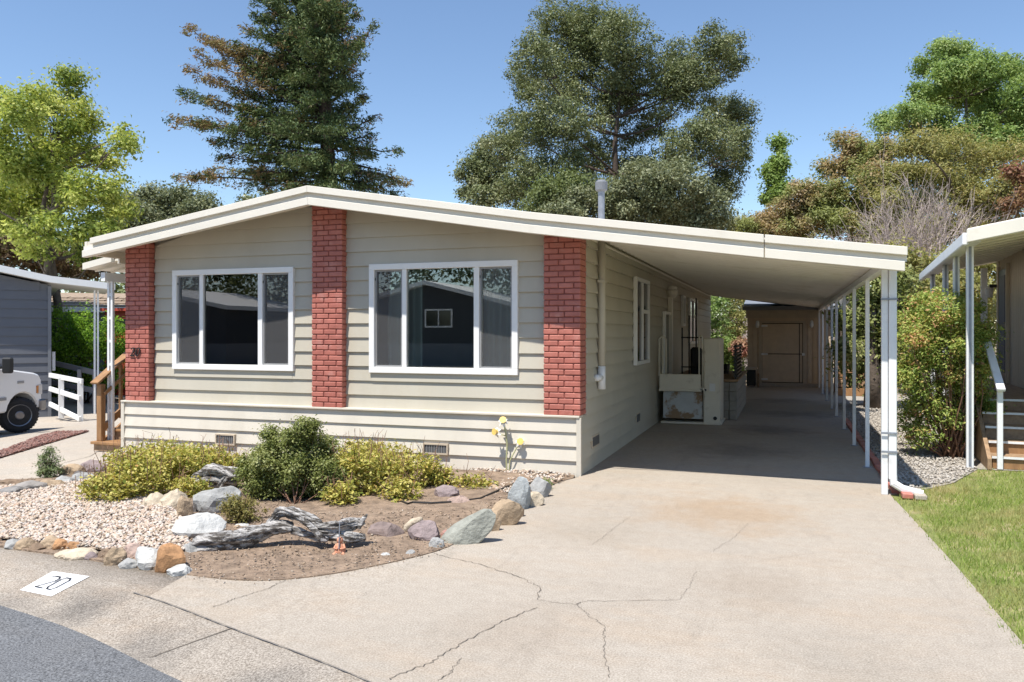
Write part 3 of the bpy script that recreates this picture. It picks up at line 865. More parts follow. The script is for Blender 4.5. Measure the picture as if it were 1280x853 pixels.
# front windows
def front_window(x0, x1, z0, z1):
    mb = MB(); fw = 0.075; y0, y1 = YW - 0.055, YW + 0.07
    mb.box(x0, x1, y0, y1, z1 - fw, z1); mb.box(x0, x1, y0, y1, z0, z0 + fw)
    mb.box(x0, x0 + fw, y0 + 0.0012, y1, z0 + fw, z1 - fw); mb.box(x1 - fw, x1, y0 + 0.0012, y1, z0 + fw, z1 - fw)
    w = x1 - x0
    ma = (x0 + 0.232 * w, x0 + 0.263 * w); mc = (x0 + 0.716 * w, x0 + 0.752 * w)
    for a, b in (ma, mc): mb.box(a, b, y0 + 0.012, y1, z0 + fw, z1 - fw)
    fr = mb.build('window', MT['vinyl'], house, bevel=0.004)
    a0, a1 = z0 + fw, z1 - fw
    for s0, s1 in ((x0 + fw, ma[0]), (mc[1], x1 - fw)):
        mb = MB(); q = 0.022
        mb.box(s0, s1, y0 + 0.03, y0 + 0.055, a1 - q, a1); mb.box(s0, s1, y0 + 0.03, y0 + 0.055, a0, a0 + q)
        mb.box(s0, s0 + q, y0 + 0.03, y0 + 0.055, a0 + q, a1 - q); mb.box(s1 - q, s1, y0 + 0.03, y0 + 0.055, a0 + q, a1 - q)
        mb.build('sash', MT['gasket'], fr)
        MB().add([(s0 + q, y0 + 0.035, a0 + q), (s1 - q, y0 + 0.035, a0 + q), (s1 - q, y0 + 0.035, a1 - q), (s0 + q, y0 + 0.035, a1 - q)], [(0, 1, 2, 3)]).build('insect_screen', MT['screen'], fr, fix=False)
        MB().box(s0 + 0.004, s0 + 0.012, y0 + 0.02, y0 + 0.03, a1 - 0.13, a1 - 0.10).build('latch', MT['black'], fr)
        MB().box(s0 + q, s1 - q, y0 + 0.060, y0 + 0.066, a0 + q, a1 - q).build('pane', MT['glass'], fr)
    MB().box(ma[1], mc[0], y0 + 0.045, y0 + 0.051, a0, a1).build('pane', MT['glass'], fr)
    # pleated curtains behind the side sashes
    for s0, s1 in ((x0 + 0.03, ma[1] + 0.10), (mc[0] + 0.05, x1 - 0.03)):
        v, f = [], []; n = 40
        for i in range(n + 1):
            x = s0 + (s1 - s0) * i / n
            y = YW + 0.18 + 0.045 * math.sin(i * 0.85) + 0.015 * math.sin(i * 0.33)
            v += [(x, y, 0.72), (x, y, 2.62)]
        for i in range(n): f.append((2 * i, 2 * i + 2, 2 * i + 3, 2 * i + 1))
        MB().add(v, f).build('curtain', MT['curtain'], fr, smooth=True, fix=False)
    return fr
for w in WIN: front_window(*w)

# side windows facing the carport
def side_window(y0, y1, z0, z1, split=True):
    X = HR + 0.055; fw = 0.06; mb = MB()
    mb.box(X - 0.03, X + 0.03, y0, y1, z1 - fw, z1); mb.box(X - 0.03, X + 0.03, y0, y1, z0, z0 + fw)
    mb.box(X - 0.03, X + 0.029, y0, y0 + fw, z0 + fw, z1 - fw); mb.box(X - 0.03, X + 0.029, y1 - fw, y1, z0 + fw, z1 - fw)
    if split:
        ym = (y0 + y1) / 2
        mb.box(X - 0.03, X + 0.025, ym - 0.03, ym + 0.03, z0 + fw, z1 - fw)
        zc = z0 + 0.62 * (z1 - z0)
        mb.box(X - 0.03, X + 0.02, ym + 0.03, y1 - fw, zc - 0.03, zc + 0.03)
    fr = mb.build('window', MT['vinyl'], house, bevel=0.003)
    MB().box(X - 0.028, X - 0.005, y0 + fw, y1 - fw, z0 + fw, z1 - fw).build('pane', MT['car_glass'], fr)
side_window(12.35, 13.6, 1.14, 2.52)
side_window(18.3, 18.75, 1.80, 2.49, False)
side_window(19.7, 21.4, 1.37, 2.49, True)
side_window(15.45, 16.25, 0.74, 2.06, False)                   # storm door behind the lift

# crawl-space vents
def vent(px0, px1, py0, py1):
    a, b = ony(px0, py1, YS), ony(px1, py0, YS)
    z0, z1 = a[2], ony(px0, py0, YS)[2]
    x0, x1 = a[0], b[0]; mb = MB(); q = 0.018; y0 = YS - 0.035
    mb.box(x0, x1, y0, YS + 0.03, z1 - q, z1); mb.box(x0, x1, y0, YS + 0.03, z0, z0 + q)
    mb.box(x0, x0 + q, y0, YS + 0.03, z0 + q, z1 - q); mb.box(x1 - q, x1, y0, YS + 0.03, z0 + q, z1 - q)
    fr = mb.build('skirt_vent', MT['shed_trim'], house)
    g = MB().box(x0 + q, x1 - q, y0 + 0.012, YS, z0 + q, z1 - q).build('grille', MT['vent_grille'], fr)
    for i in range(1, 9):
        x = x0 + q + (x1 - x0 - 2 * q) * i / 9
        MB().box(x - 0.003, x + 0.003, y0 + 0.006, y0 + 0.014, z0 + q, z1 - q).build('louvre', MT['gasket'], fr)
vent(271, 295, 542, 555.5); vent(530, 561, 553.5, 567)
def vent_side(y0, y1, z0, z1):
    mb = MB().box(HR, HR + 0.034, y0, y1, z0, z1)
    fr = mb.build('skirt_vent', MT['shed_trim'], house, bevel=0.003)
    MB().box(HR + 0.03, HR + 0.038, y0 + 0.02, y1 - 0.02, z0 + 0.02, z1 - 0.02).build('grille', MT['vent_grille'], fr)
q = onx(737, 561, HR); q2 = onx(746, 546, HR); vent_side(q[1], q2[1], q[2] - 0.0, q[2] + 0.15)
q = onx(793, 530, HR); q2 = onx(797.5, 515, HR); vent_side(q[1], q2[1], q[2], q[2] + 0.16)

# roof of the home: deck, soffit and double fascia
def band(x0, x1, zoff0, zoff1, y0, y1, name, mat, parent, bevel=0.0):
    xs = [x0] + [a for a, b in RTOP if x0 + 1e-3 < a < x1 - 1e-3] + [x1]
    v, f = [], []
    for x in xs:
        for y, zo in ((y0, zoff0), (y1, zoff0), (y1, zoff1), (y0, zoff1)): v.append((x, y, rt(x) + zo))
    n = len(xs)
    for i in range(n - 1):
        for k in range(4): f.append((4 * i + k, 4 * i + (k + 1) % 4, 4 * (i + 1) + (k + 1) % 4, 4 * (i + 1) + k))
    f += [(0, 1, 2, 3), (4 * n - 1, 4 * n - 2, 4 * n - 3, 4 * n - 4)]
    return MB().add(v, f).build(name, mat, parent, bevel=bevel)
roof = band(-9.19, -2.20, -0.095, -0.012, YF + 0.055, 26.4, 'roof', MT['soffit'], house)
def fascia_set(x0, x1, xl, parent):
    band(x0, x1, -0.082, 0.0, YF - 0.055, YF + 0.05, 'roof_edge_cap', MT['trim'], parent, 0.004)
    band(xl if xl is not None else x0, x1, -0.140, -0.0805, YF - 0.005, YF + 0.05, 'fascia_reveal', MT['trim'], parent)
    band(xl if xl is not None else x0, x1 - (0.02 if x1 > 1 else 0), -0.235, -0.1405, YF - 0.035, YF + 0.05, 'fascia_board', MT['trim'], parent, 0.004)
fascia_set(-9.03, -5.58, -9.19, roof); fascia_set(-5.5795, -0.209, None, roof)
# soffit panels under the front overhang
x = -9.15
while x < -2.3:
    band(x, min(x + 0.296, -2.25), -0.104, -0.0955, YF + 0.055, YW + 0.02, 'soffit_panel', MT['soffit'], roof); x += 0.30
band(-9.23, -9.192, -0.19, -0.005, YF + 0.05, 26.4, 'eave_fascia', MT['trim'], roof)
mb = MB(); mb.tube([(HR + 0.012, y, 2.795) for y in (9.3, 26)], 0.02, 6); mb.build('cove_trim', MT['trim'], roof)
# flue on the roof
fl = thing('flue_pipe', 'galvanised flue pipe with round cap on the roof', 'flue', (-2.44, 11.0, rt(-2.44)))
MB().tube([(-2.44, 11.0, 2.85), (-2.44, 11.0, 3.72)], 0.046, 14).build('pipe', MT['galv'], fl, smooth=False)
MB().lathe([(0.05, 3.62), (0.085, 3.645), (0.088, 3.75), (0.05, 3.785), (0.02, 3.79)], (-2.44, 11.0, 0), 16).build('cap', MT['far_siding'], fl)
MB().lathe([(0.12, 2.90), (0.06, 3.0), (0.052, 3.06)], (-2.44, 11.0, 0), 14).build('flashing', MT['galv'], fl)

# ---- downspouts and pipes on the side wall
q = onx(754, 303, HR + 0.09)
dp = thing('downspout', 'beige downspout with white lower end near the front brick corner', 'downspout', (HR + 0.07, q[1], 0.9))
yq = q[1]
zb = onx(754, 486, HR + 0.07)[2]
MB().tube([(HR + 0.075, yq, 2.82), (HR + 0.075, yq, 2.0), (HR + 0.07, yq, zb + 0.28)], 0.045, 10).build('pipe', MT['siding'], dp, smooth=True)
MB().tube([(HR + 0.07, yq, zb + 0.29), (HR + 0.07, yq, zb)], 0.05, 10).build('pipe_end', MT['white_metal'], dp, smooth=True)
zs_ = onx(745, 474, HR + 0.07)[2]
MB().tube([(HR + 0.07, yq, zs_), (HR + 0.05, yq - 0.22, zs_ + 0.01)], 0.04, 10).build('branch_pipe', MT['white_metal'], dp, smooth=True)
MB().box(HR + 0.03, HR + 0.125, yq - 0.06, yq + 0.06, 2.28, 2.31).build('strap', MT['siding'], dp)
q = onx(839, 370, HR + 0.09); yq = q[1]
dp = thing('downspout', 'cream downspout with ornate head rising behind the lift', 'downspout', (HR + 0.07, yq, 0.6))
MB().box(HR + 0.03, HR + 0.12, yq - 0.06, yq + 0.06, 0.45, 2.36).build('pipe', MT['trim'], dp, bevel=0.01)
MB().lathe([(0.055, 2.34), (0.10, 2.40), (0.12, 2.48), (0.09, 2.52), (0.10, 2.56), (0.07, 2.58)], (HR + 0.11, yq, 0), 12).build('head', MT['trim'], dp)

# ================================================================ CARPORT
cp = thing('carport', 'cream metal carport roof on a row of slim white posts', 'carport', (-0.6, 17, 0))
fascia_set(-0.199, 1.11, None, cp)
y = YF + 0.06
while y < 26.3:                                               # roof pans with turned-down seams
    y1 = y + 0.30
    prof_ = [(y + 0.002, -0.112), (y + 0.012, -0.112), (y + 0.02, -0.085), (y1 - 0.02, -0.085), (y1 - 0.012, -0.104), (y1 - 0.002, -0.104), (y1 - 0.002, -0.02), (y + 0.002, -0.02)]
    v, f = [], []
    X_ = [-2.195, -0.232, 1.02]
    for xx in X_:
        for (yy_, zo) in prof_: v.append((xx, yy_, rt(xx) + zo))
    n = len(prof_)
    for i in range(2):
        for k in range(n): f.append((n * i + k, n * i + (k + 1) % n, n * (i + 1) + (k + 1) % n, n * (i + 1) + k))
    f += [tuple(range(n)), tuple(reversed(range(2 * n, 3 * n)))]
    MB().add(v, f).build('roof_pan', MT['ceiling'], cp)
    y = y1
MB().box(0.915, 0.985, YF + 0.07, 26.2, 2.295, 2.365).build('beam', MT['white_metal'], cp)
MB().box(1.022, 1.075, YF + 0.06, 26.3, 2.33, 2.455).build('gutter', MT['trim'], cp, bevel=0.006)
POST_Y = [10.70, 12.68, 14.77, 16.97, 18.65, 20.9, 23.1, 25.4]
for y in POST_Y:
    MB().box(0.925, 0.972, y - 0.024, y + 0.024, 0.0, 2.30).build('post', MT['white_metal'], cp, bevel=0.003)
    MB().box(0.90, 0.997, y - 0.05, y + 0.05, 0.0, 0.008).build('post_foot', MT['galv'], cp)
for y in (9.4, 11.2, 13.4, 15.6, 18, 20.2, 22.4):
    MB().box(0.99, 1.02, y - 0.012, y + 0.012, 2.22, 2.36).build('hanger', MT['white_metal'], cp)
fp = MB().box(0.925, 0.985, 8.93, 8.99, 0.0, 2.30).build('post', MT['white_metal'], cp, bevel=0.004)
MB().box(0.991, 1.066, 8.915, 8.995, 0.16, 2.34).build('downspout', MT['white_metal'], cp, bevel=0.006)
for zz in (1.98, 0.62, 0.43):
    MB().box(0.92, 1.07, 8.905, 8.912, zz, zz + 0.02).build('strap', MT['galv'], cp)
mb = MB(); mb.tube([(1.03, 8.95, 0.20), (1.04, 8.94, 0.12), (1.12, 8.93, 0.07), (1.30, 8.90, 0.035)], [0.042, 0.042, 0.04, 0.038], 8)
mb.build('downspout_shoe', MT['white_metal'], cp)
mb = MB().box(1.10, 1.20, 8.78, 8.98, 0.0, 0.05); o = mb.build('paver', MT['brick'], base=(1.15, 8.88, 0), bevel=0.006)
props(o, 'small red paver under the white downspout foot', 'paver')
mb = MB().box(1.21, 1.32, 8.76, 8.94, 0.0, 0.045); o = mb.build('paver', MT['walk'], base=(1.26, 8.85, 0), bevel=0.006)
props(o, 'pale concrete paver right of the downspout foot', 'paver')

# ================================================================ UNDER THE CARPORT
# wheelchair lift
LY = 14.75
lift = thing('platform_lift', 'cream enamelled wheelchair platform lift against the side wall', 'lift', (-1.6, LY, 0))
MB().box(-1.40, -1.10, LY - 0.05, LY + 0.75, 0.02, 1.55).build('tower', MT['lift'], lift, bevel=0.02)
MB().box(-2.16, -1.08, LY - 0.06, LY + 0.95, 0.0, 0.035).build('base_plate', MT['lift'], lift, bevel=0.006)
tp = MB().box(-1.29, -1.19, LY - 0.058, LY - 0.051, 0.60, 0.74).build('notice', MT['white_trim'], lift)
MB().lathe([(0.035, LY - 0.075), (0.03, LY - 0.05)], (-1.19, 0, 0.12), 10, 'y').build('knob', MT['black'], lift)
MB().lathe([(0.02, LY - 0.07), (0.02, LY - 0.05)], (-1.36, 0, 0.62), 8, 'y').build('key_switch', MT['black'], lift)
MB().box(-2.18, -1.44, LY - 0.07, LY - 0.035, 0.60, 0.90).build('platform_panel', MT['lift'], lift, bevel=0.012)
MB().box(-2.19, -1.43, LY - 0.085, LY - 0.03, 0.585, 0.63).build('panel_lip', MT['lift'], lift, bevel=0.01)
MB().box(-2.17, -1.44, LY - 0.03, LY + 0.9, 0.585, 0.615).build('platform_floor', MT['lift'], lift)
MB().box(-2.12, -1.42, LY + 0.02, LY + 0.05, 0.09, 0.575).build('toe_guard', MT['rust'], lift)
def loop(x0, x1, y, z0, z1, r, name):
    MB().tube([(x0, y, z0), (x0, y, z1 - 0.04), (x0 + 0.04, y, z1), (x1 - 0.04, y, z1), (x1, y, z1 - 0.04), (x1, y, z0)], r, 8).build(name, MT['lift'], lift, smooth=True)
loop(-2.185, -2.06, LY - 0.055, 0.86, 1.57, 0.016, 'handrail')
MB().tube([(-2.12, LY - 0.055, 0.88), (-2.12, LY - 0.055, 1.56)], 0.012, 8).build('handrail_bar', MT['lift'], lift)
loop(-1.47, -1.41, LY - 0.055, 0.62, 1.60, 0.014, 'handrail')
MB().tube([(-1.45, LY - 0.09, 0.64), (-1.40, LY - 0.10, 0.66), (-1.375, LY - 0.10, 0.60), (-1.37, LY - 0.08, 0.5)], 0.016, 8).build('lever', MT['lift'], lift, smooth=True)
MB().tube([(-1.375, LY - 0.055, 0.62), (-1.375, LY - 0.075, 0.7), (-1.37, LY - 0.075, 1.1), (-1.35, LY - 0.052, 1.14)], 0.010, 6).build('grab_bar', MT['lift'], lift, smooth=True)

# block landing
land = thing('block_landing', 'grey concrete block landing behind the lift tower', 'landing', (-1.6, 17.4, 0))
LX = -0.90
MB().box(-2.2, LX + 0.02, 15.72, 19.3, 0.0, 0.70).build('core', MT['block'], land)
for k in range(4):
    z0 = 0.005 + k * 0.178
    y = 15.66 + (0 if k % 2 == 0 else -0.2)
    while y < 19.3:
        a, b = max(y, 15.66), min(y + 0.39, 19.35)
        if b - a > 0.05: MB().box(LX - 0.1, LX + 0.03, a + 0.004, b - 0.004, z0, z0 + 0.170).build('block', MT['block'], land, bevel=0.004)
        y += 0.40
    x = -1.02 - (0.2 if k % 2 else 0)
    xe = LX - 0.105
    while xe > -1.5:
        a = x
        MB().box(a + 0.004, xe - 0.004, 15.66, 15.715, z0, z0 + 0.170).build('block', MT['block'], land, bevel=0.004)
        xe = a; x -= 0.40
MB().box(-2.2, LX + 0.05, 15.62, 19.4, 0.72, 0.76).build('deck_boards', MT['old_wood'], land, bevel=0.005)
# black slatted railing on the landing
rail = thing('slatted_railing', 'black metal railing of many horizontal slats on the block landing', 'railing', (LX, 16.8, 0.76))
for y in (15.9, 17.6): MB().box(LX - 0.03, LX + 0.01, y - 0.02, y + 0.02, 0.76, 1.42).build('upright', MT['black'], rail)
for i in range(9): MB().box(LX - 0.05, LX + 0.03, 15.85, 17.66, 0.80 + i * 0.07, 0.832 + i * 0.07).build('slat', MT['black'], rail)
r2 = thing('iron_handrail', 'thin black iron handrail by the house wall behind the lift', 'railing', (-1.9, 17, 0.76))
for x, y, zt in ((-2.0, 16.6, 1.75), (-1.86, 16.6, 2.0), (-1.72, 16.6, 2.35)):
    MB().tube([(x, y, 0.76), (x, y, zt)], 0.016, 6).build('baluster', MT['black'], r2)
MB().tube([(-2.02, 16.6, 1.55), (-1.6, 16.6, 1.55)], 0.014, 6).build('cross_bar', MT['black'], r2)
MB().tube([(-2.02, 16.6, 0.95), (-1.6, 16.6, 0.95)], 0.014, 6).build('cross_bar', MT['black'], r2)
MB().box(-1.86, -1.62, 16.75, 16.9, 0.76, 1.35).build('hanging_coil', MT['black'], r2, bevel=0.05)

# shed at the end
SY = 25.82
shed = thing('shed', 'brown plywood shed with a wide door closing off the carport', 'shed', (0, SY + 1.4, 0))
MB().box(-1.12, 1.35, SY, SY + 2.8, 0.0, 2.36).build('wall', MT['shed'], shed)
for i in range(17):
    x = -1.10 + i * 0.145
    if not (-0.74 < x < 0.52): MB().box(x, x + 0.122, SY - 0.025, SY, 0.1, 2.095).build('wall_board', MT['shed'], shed)
MB().box(-1.16, 1.38, SY - 0.03, SY, 2.10, 2.36).build('fascia', MT['shed_trim'], shed)
MB().prism([(SY - 0.35, 2.36), (SY + 3.1, 2.85), (SY + 3.1, 2.93), (SY - 0.35, 2.43)], 'x', -1.25, 1.5).build('roof', MT['galv'], shed)
MB().box(-1.25, 1.5, SY - 0.37, SY - 0.352, 2.33, 2.45).build('drip_edge', MT['far_siding'], shed)
mb = MB()
for a, b, c, d in ((-0.78, -0.70, 0.12, 2.0), (0.50, 0.58, 0.12, 2.0)): mb.box(a, b, SY - 0.045, SY - 0.0145, c, d)
mb.box(-0.70, 0.50, SY - 0.045, SY - 0.0145, 1.945, 2.0)
mb.build('door_frame', MT['shed_trim'], shed)
MB().box(-0.70, 0.50, SY - 0.014, SY - 0.002, 0.115, 1.94).build('door_gap', MT['gap'], shed)
dr = MB().box(-0.68, 0.48, SY - 0.030, SY - 0.015, 0.14, 1.915).build('door', MT['shed'], shed)
MB().box(-0.68, 0.48, SY - 0.034, SY - 0.0305, 0.985, 1.01).build('rail', MT['gap'], dr)
MB().box(0.385, 0.41, SY - 0.036, SY - 0.0305, 0.14, 1.915).build('stile', MT['gap'], dr)
for z in (1.86, 0.99, 0.22): MB().box(-0.72, -0.52, SY - 0.045, SY - 0.031, z - 0.03, z + 0.03).build('hinge', MT['white_metal'], dr, bevel=0.006)
MB().box(0.47, 0.55, SY - 0.05, SY - 0.0305, 0.95, 1.03).build('latch', MT['white_metal'], dr)
MB().box(-0.78, 1.1, SY - 0.16, SY - 0.04, 0.0, 0.11).build('sill', MT['walk'], shed, bevel=0.01)
for x, w in ((-0.82, 'left'), (0.74, 'right')):
    lp = MB().lathe([(0.02, 2.02), (0.05, 1.98), (0.06, 1.86), (0.03, 1.80)], (x, SY - 0.10, 0), 10).build('lantern', MT['white_metal'], shed)
bx_ = thing('storage_box', 'dark metal box with a pale lid at the left foot of the shed', 'box', (-0.98, 25.3, 0))
MB().box(-1.12, -0.86, 25.2, 25.55, 0.05, 0.52).build('body', MT['black'], bx_, bevel=0.01)
MB().box(-1.15, -0.80, 25.15, 25.58, 0.522, 0.60).build('lid', MT['shed_trim'], bx_, bevel=0.01)
for x in (-1.1, -0.85): MB().box(x - 0.03, x + 0.03, 25.22, 25.5, 0.0, 0.048).build('foot', MT['shed_trim'], bx_)
o = MB().box(-0.80, -0.76, 25.2, 25.6, 0.0, 0.42).build('plank', MT['old_wood'], base=(-0.78, 25.4, 0)); props(o, 'short wooden plank standing by the dark box at the shed', 'plank')

# ================================================================ WOODEN ENTRY STEPS (left)
steps = thing('entry_steps', 'stained wooden entry steps with handrail beside the left brick column', 'steps', (-9.4, 9.9, gz(-9.4)))
SX0, SX1 = -9.80, -8.96
gzs = gz(-9.4)
for i in range(5):
    y0 = 9.28 + i * 0.27; zt = 0.03 + i * 0.165
    MB().box(SX0 + 0.03, SX1, y0, y0 + 0.03, (gzs if i == 0 else zt - 0.165), zt - 0.042).build('riser', MT['old_wood'], steps)
    MB().box(SX0, SX1, y0 - 0.04, y0 + (0.265 if i < 4 else 1.6), zt - 0.04, zt).build('tread', MT['cedar_board'], steps, bevel=0.005)
MB().prism([(9.32, gzs), (9.32, -0.02), (10.4, 0.62), (12.2, 0.62), (12.2, gzs)], 'x', SX0 + 0.03, SX0 + 0.07).build('stringer', MT['cedar_board'], steps)
px_ = SX0 + 0.10
MB().box(px_ - 0.045, px_ + 0.045, 9.30, 9.39, 0.03, 0.88).build('newel_post', MT['cedar_board'], steps, bevel=0.006)
MB().bar((px_, 9.22, 0.895), (px_, 10.75, 1.92), 0.15, 0.035).build('handrail', MT['cedar_board'], steps, bevel=0.005)
MB().bar((px_ + 0.075, 9.34, 0.74), (px_ + 0.075, 10.75, 1.68), 0.03, 0.05).build('grab_rail', MT['cedar_board'], steps, bevel=0.004)
MB().bar((px_, 9.36, 0.20), (px_, 10.75, 1.12), 0.04, 0.09).build('lower_rail', MT['cedar_board'], steps)
for i in range(1, 8):
    y = 9.36 + i * 0.18; zb = 0.18 + (y - 9.36) * 0.66
    MB().box(px_ - 0.02, px_ + 0.02, y - 0.02, y + 0.02, zb - 0.08, zb + 0.74).build('baluster', MT['cedar_board'], steps)

# awning over the steps
aw = thing('entry_awning', 'small cream awning with white twin post over the wooden steps', 'awning', (-9.5, 13, gz(-9.6)))
MB().hexa([(-9.95, 9.32, 2.60), (-9.25, 9.32, 2.74), (-9.25, 18, 2.74), (-9.95, 18, 2.60), (-9.95, 9.32, 2.63), (-9.25, 9.32, 2.77), (-9.25, 18, 2.77), (-9.95, 18, 2.63)]).build('roof_panel', MT['trim'], aw)
for i in range(28):
    y = 9.45 + i * 0.3
    MB().hexa([(-9.93, y, 2.575), (-9.26, y, 2.705), (-9.26, y + 0.03, 2.705), (-9.93, y + 0.03, 2.575), (-9.93, y, 2.605), (-9.26, y, 2.737), (-9.26, y + 0.03, 2.737), (-9.93, y + 0.03, 2.605)]).build('rib', MT['trim'], aw)
MB().hexa([(-9.97, 9.26, 2.595), (-9.42, 9.26, 2.695), (-9.42, 9.315, 2.695), (-9.97, 9.315, 2.595), (-9.97, 9.26, 2.69), (-9.42, 9.26, 2.79), (-9.42, 9.315, 2.79), (-9.97, 9.315, 2.69)]).build('fascia', MT['trim'], aw)
MB().box(-9.70, -9.62, 9.34, 18, 2.42, 2.55).build('beam', MT['white_metal'], aw)
MB().box(-9.24, -9.20, 9.2, 18, 2.66, 2.76).build('wall_rail', MT['trim'], aw)
for x in (-9.70, -9.635): MB().box(x, x + 0.035, 9.46, 9.50, gz(-9.6), 2.42).build('post', MT['white_metal'], aw)
for i in range(7): MB().box(-9.668, -9.632, 9.465, 9.495, 0.1 + i * 0.35, 0.14 + i * 0.35).build('post_spacer', MT['white_metal'], aw)

# ================================================================ RIGHT-HAND NEIGHBOUR
nb = thing('porch_house', 'tan neighbouring home with covered porch at the right edge', 'house', (2.13, 11.06, 0))
MB().box(3.28, 9.5, 11.6, 17.3, 0.0, 3.1).build('wall', MT['tan_siding'], nb)
for i in range(70):
    y = 11.62 + i * 0.16
    if y < 17.1 and not (15.65 < y < 16.75): MB().box(3.265, 3.28, y, y + 0.148, 0.76, 2.95).build('wall_board', MT['tan_siding'], nb)
door = MB().box(3.22, 3.264, 15.82, 16.62, 0.78, 2.76).build('door', MT['door_dark'], nb, bevel=0.004)
MB().box(3.205, 3.26, 15.74, 15.818, 0.78, 2.84).build('door_jamb', MT['tan_siding'], nb)
MB().box(3.205, 3.26, 16.622, 16.70, 0.78, 2.84).build('door_jamb', MT['tan_siding'], nb)
for z0, z1 in ((0.95, 1.7), (1.8, 2.65)): MB().box(3.208, 3.219, 15.93, 16.52, z0, z1).build('door_panel', MT['grey_siding'], door, bevel=0.004)
MB().lathe([(0.03, 3.14), (0.035, 3.18), (0.015, 3.22)], (0, 15.9, 1.72), 10, 'x').build('door_knob', MT['galv'], door)
def nroof(x): return 2.745 + 0.185 * (x - 2.05)
MB().hexa([(2.05, 10.4, nroof(2.05)), (6.6, 10.4, nroof(6.6)), (6.6, 17.3, nroof(6.6)), (2.05, 17.3, nroof(2.05)),
           (2.05, 10.4, nroof(2.05) + .05), (6.6, 10.4, nroof(6.6) + .05), (6.6, 17.3, nroof(6.6) + .05), (2.05, 17.3, nroof(2.05) + .05)]).build('roof', MT['trim'], nb)
MB().hexa([(2.02, 10.33, nroof(2.02) - .06), (6.6, 10.33, nroof(6.6) - .06), (6.6, 10.398, nroof(6.6) - .06), (2.02, 10.398, nroof(2.02) - .06),
           (2.02, 10.33, nroof(2.02) + .10), (6.6, 10.33, nroof(6.6) + .10), (6.6, 10.398, nroof(6.6) + .10), (2.02, 10.398, nroof(2.02) + .10)]).build('fascia', MT['trim'], nb, bevel=0.01)
MB().box(1.98, 2.048, 10.40, 17.3, 2.66, 2.80).build('gutter', MT['white_metal'], nb, bevel=0.01)
for i in range(14): 
    y = 10.6 + i * 0.45
    MB().hexa([(2.06, y, nroof(2.06) - .02), (3.26, y, nroof(3.26) - .02), (3.26, y + .03, nroof(3.26) - .02), (2.06, y + .03, nroof(2.06) - .02),
               (2.06, y, nroof(2.06) - .001), (3.26, y, nroof(3.26) - .001), (3.26, y + .03, nroof(3.26) - .001), (2.06, y + .03, nroof(2.06) - .001)]).build('roof_rib', MT['trim'], nb)
for y, zb in ((11.06, 0.0), (12.5, 0.0), (13.95, 0.0), (16.2, 0.0)):
    MB().box(2.09, 2.17, y - 0.03, y + 0.03, zb, 2.72).build('porch_post', MT['white_metal'], nb, bevel=0.004)
    MB().box(2.115, 2.145, y - 0.034, y - 0.031, 0.02, 2.7).build('post_groove', MT['galv'], nb)
MB().box(2.08, 2.18, 10.5, 17.2, 2.70, 2.735).build('porch_beam', MT['white_metal'], nb)
for i in range(5):
    y0 = 11.12 + i * 0.27; zt = 0.155 * (i + 1)
    MB().box(2.36, 3.26, y0 - 0.02, y0 + (0.30 if i < 4 else 5.4), zt - 0.035, zt).build('tread', MT['old_wood'], nb, bevel=0.004)
    MB().box(2.37, 3.25, y0 - 0.024, y0 - 0.021, zt - 0.032, zt - 0.004).build('nosing', MT['white_metal'], nb)
    MB().box(2.38, 3.25, y0, y0 + 0.02, zt - 0.155, zt - 0.036).build('riser', MT['cedar_board'] if i in (0, 1) else MT['old_wood'], nb)
MB().prism([(11.0, 0.0), (11.0, 0.13), (12.25, 0.80), (12.6, 0.80), (12.6, 0.0)], 'x', 2.31, 2.355).build('stringer', MT['old_wood'], nb)
MB().box(2.36, 3.26, 12.6, 17.2, 0.1, 0.70).build('porch_skirt', MT['old_wood'], nb)
MB().box(2.42, 2.48, 11.05, 11.11, 0.0, 0.98).build('stair_post', MT['white_metal'], nb, bevel=0.004)
MB().bar((2.45, 10.98, 0.96), (2.45, 12.5, 1.72), 0.09, 0.04).build('handrail', MT['white_metal'], nb, bevel=0.006)
MB().box(2.42, 2.48, 12.44, 12.50, 0.75, 1.70).build('stair_post', MT['white_metal'], nb, bevel=0.004)
MB().box(3.12, 3.264, 16.9, 17.02, 2.48, 2.54).build('porch_lamp', MT['black'], nb)
MB().lathe([(0.05, 2.30), (0.07, 2.46), (0.03, 2.50)], (3.12, 16.96, 0), 10).build('lamp_glass', MT['lamp_glass'], nb)
MB().box(3.0, 3.1, 17.05, 17.15, 0.775, 2.85).build('porch_pillar', MT['white_trim'], nb)
nb.rotation_euler.z = -math.radians(4.4)
# shed-like rear wing and its steps seen through the carport posts
rw = thing('beige_outbuilding', 'pale beige outbuilding with timber steps seen between the carport posts', 'building', (2.2, 24, 0))
MB().box(1.55, 4.5, 24.2, 28, 0, 2.75).build('wall', MT['tan_siding'], rw)
MB().box(1.45, 4.6, 24.05, 28.2, 2.752, 2.88).build('roof', MT['shingle'], rw)
for i in range(5): MB().box(1.28, 2.05, 22.6 + i * 0.3, 24.15, 0.2 * i, 0.2 * i + 0.18).build('step', MT['old_wood'] if i % 2 else MT['cedar_board'], rw)

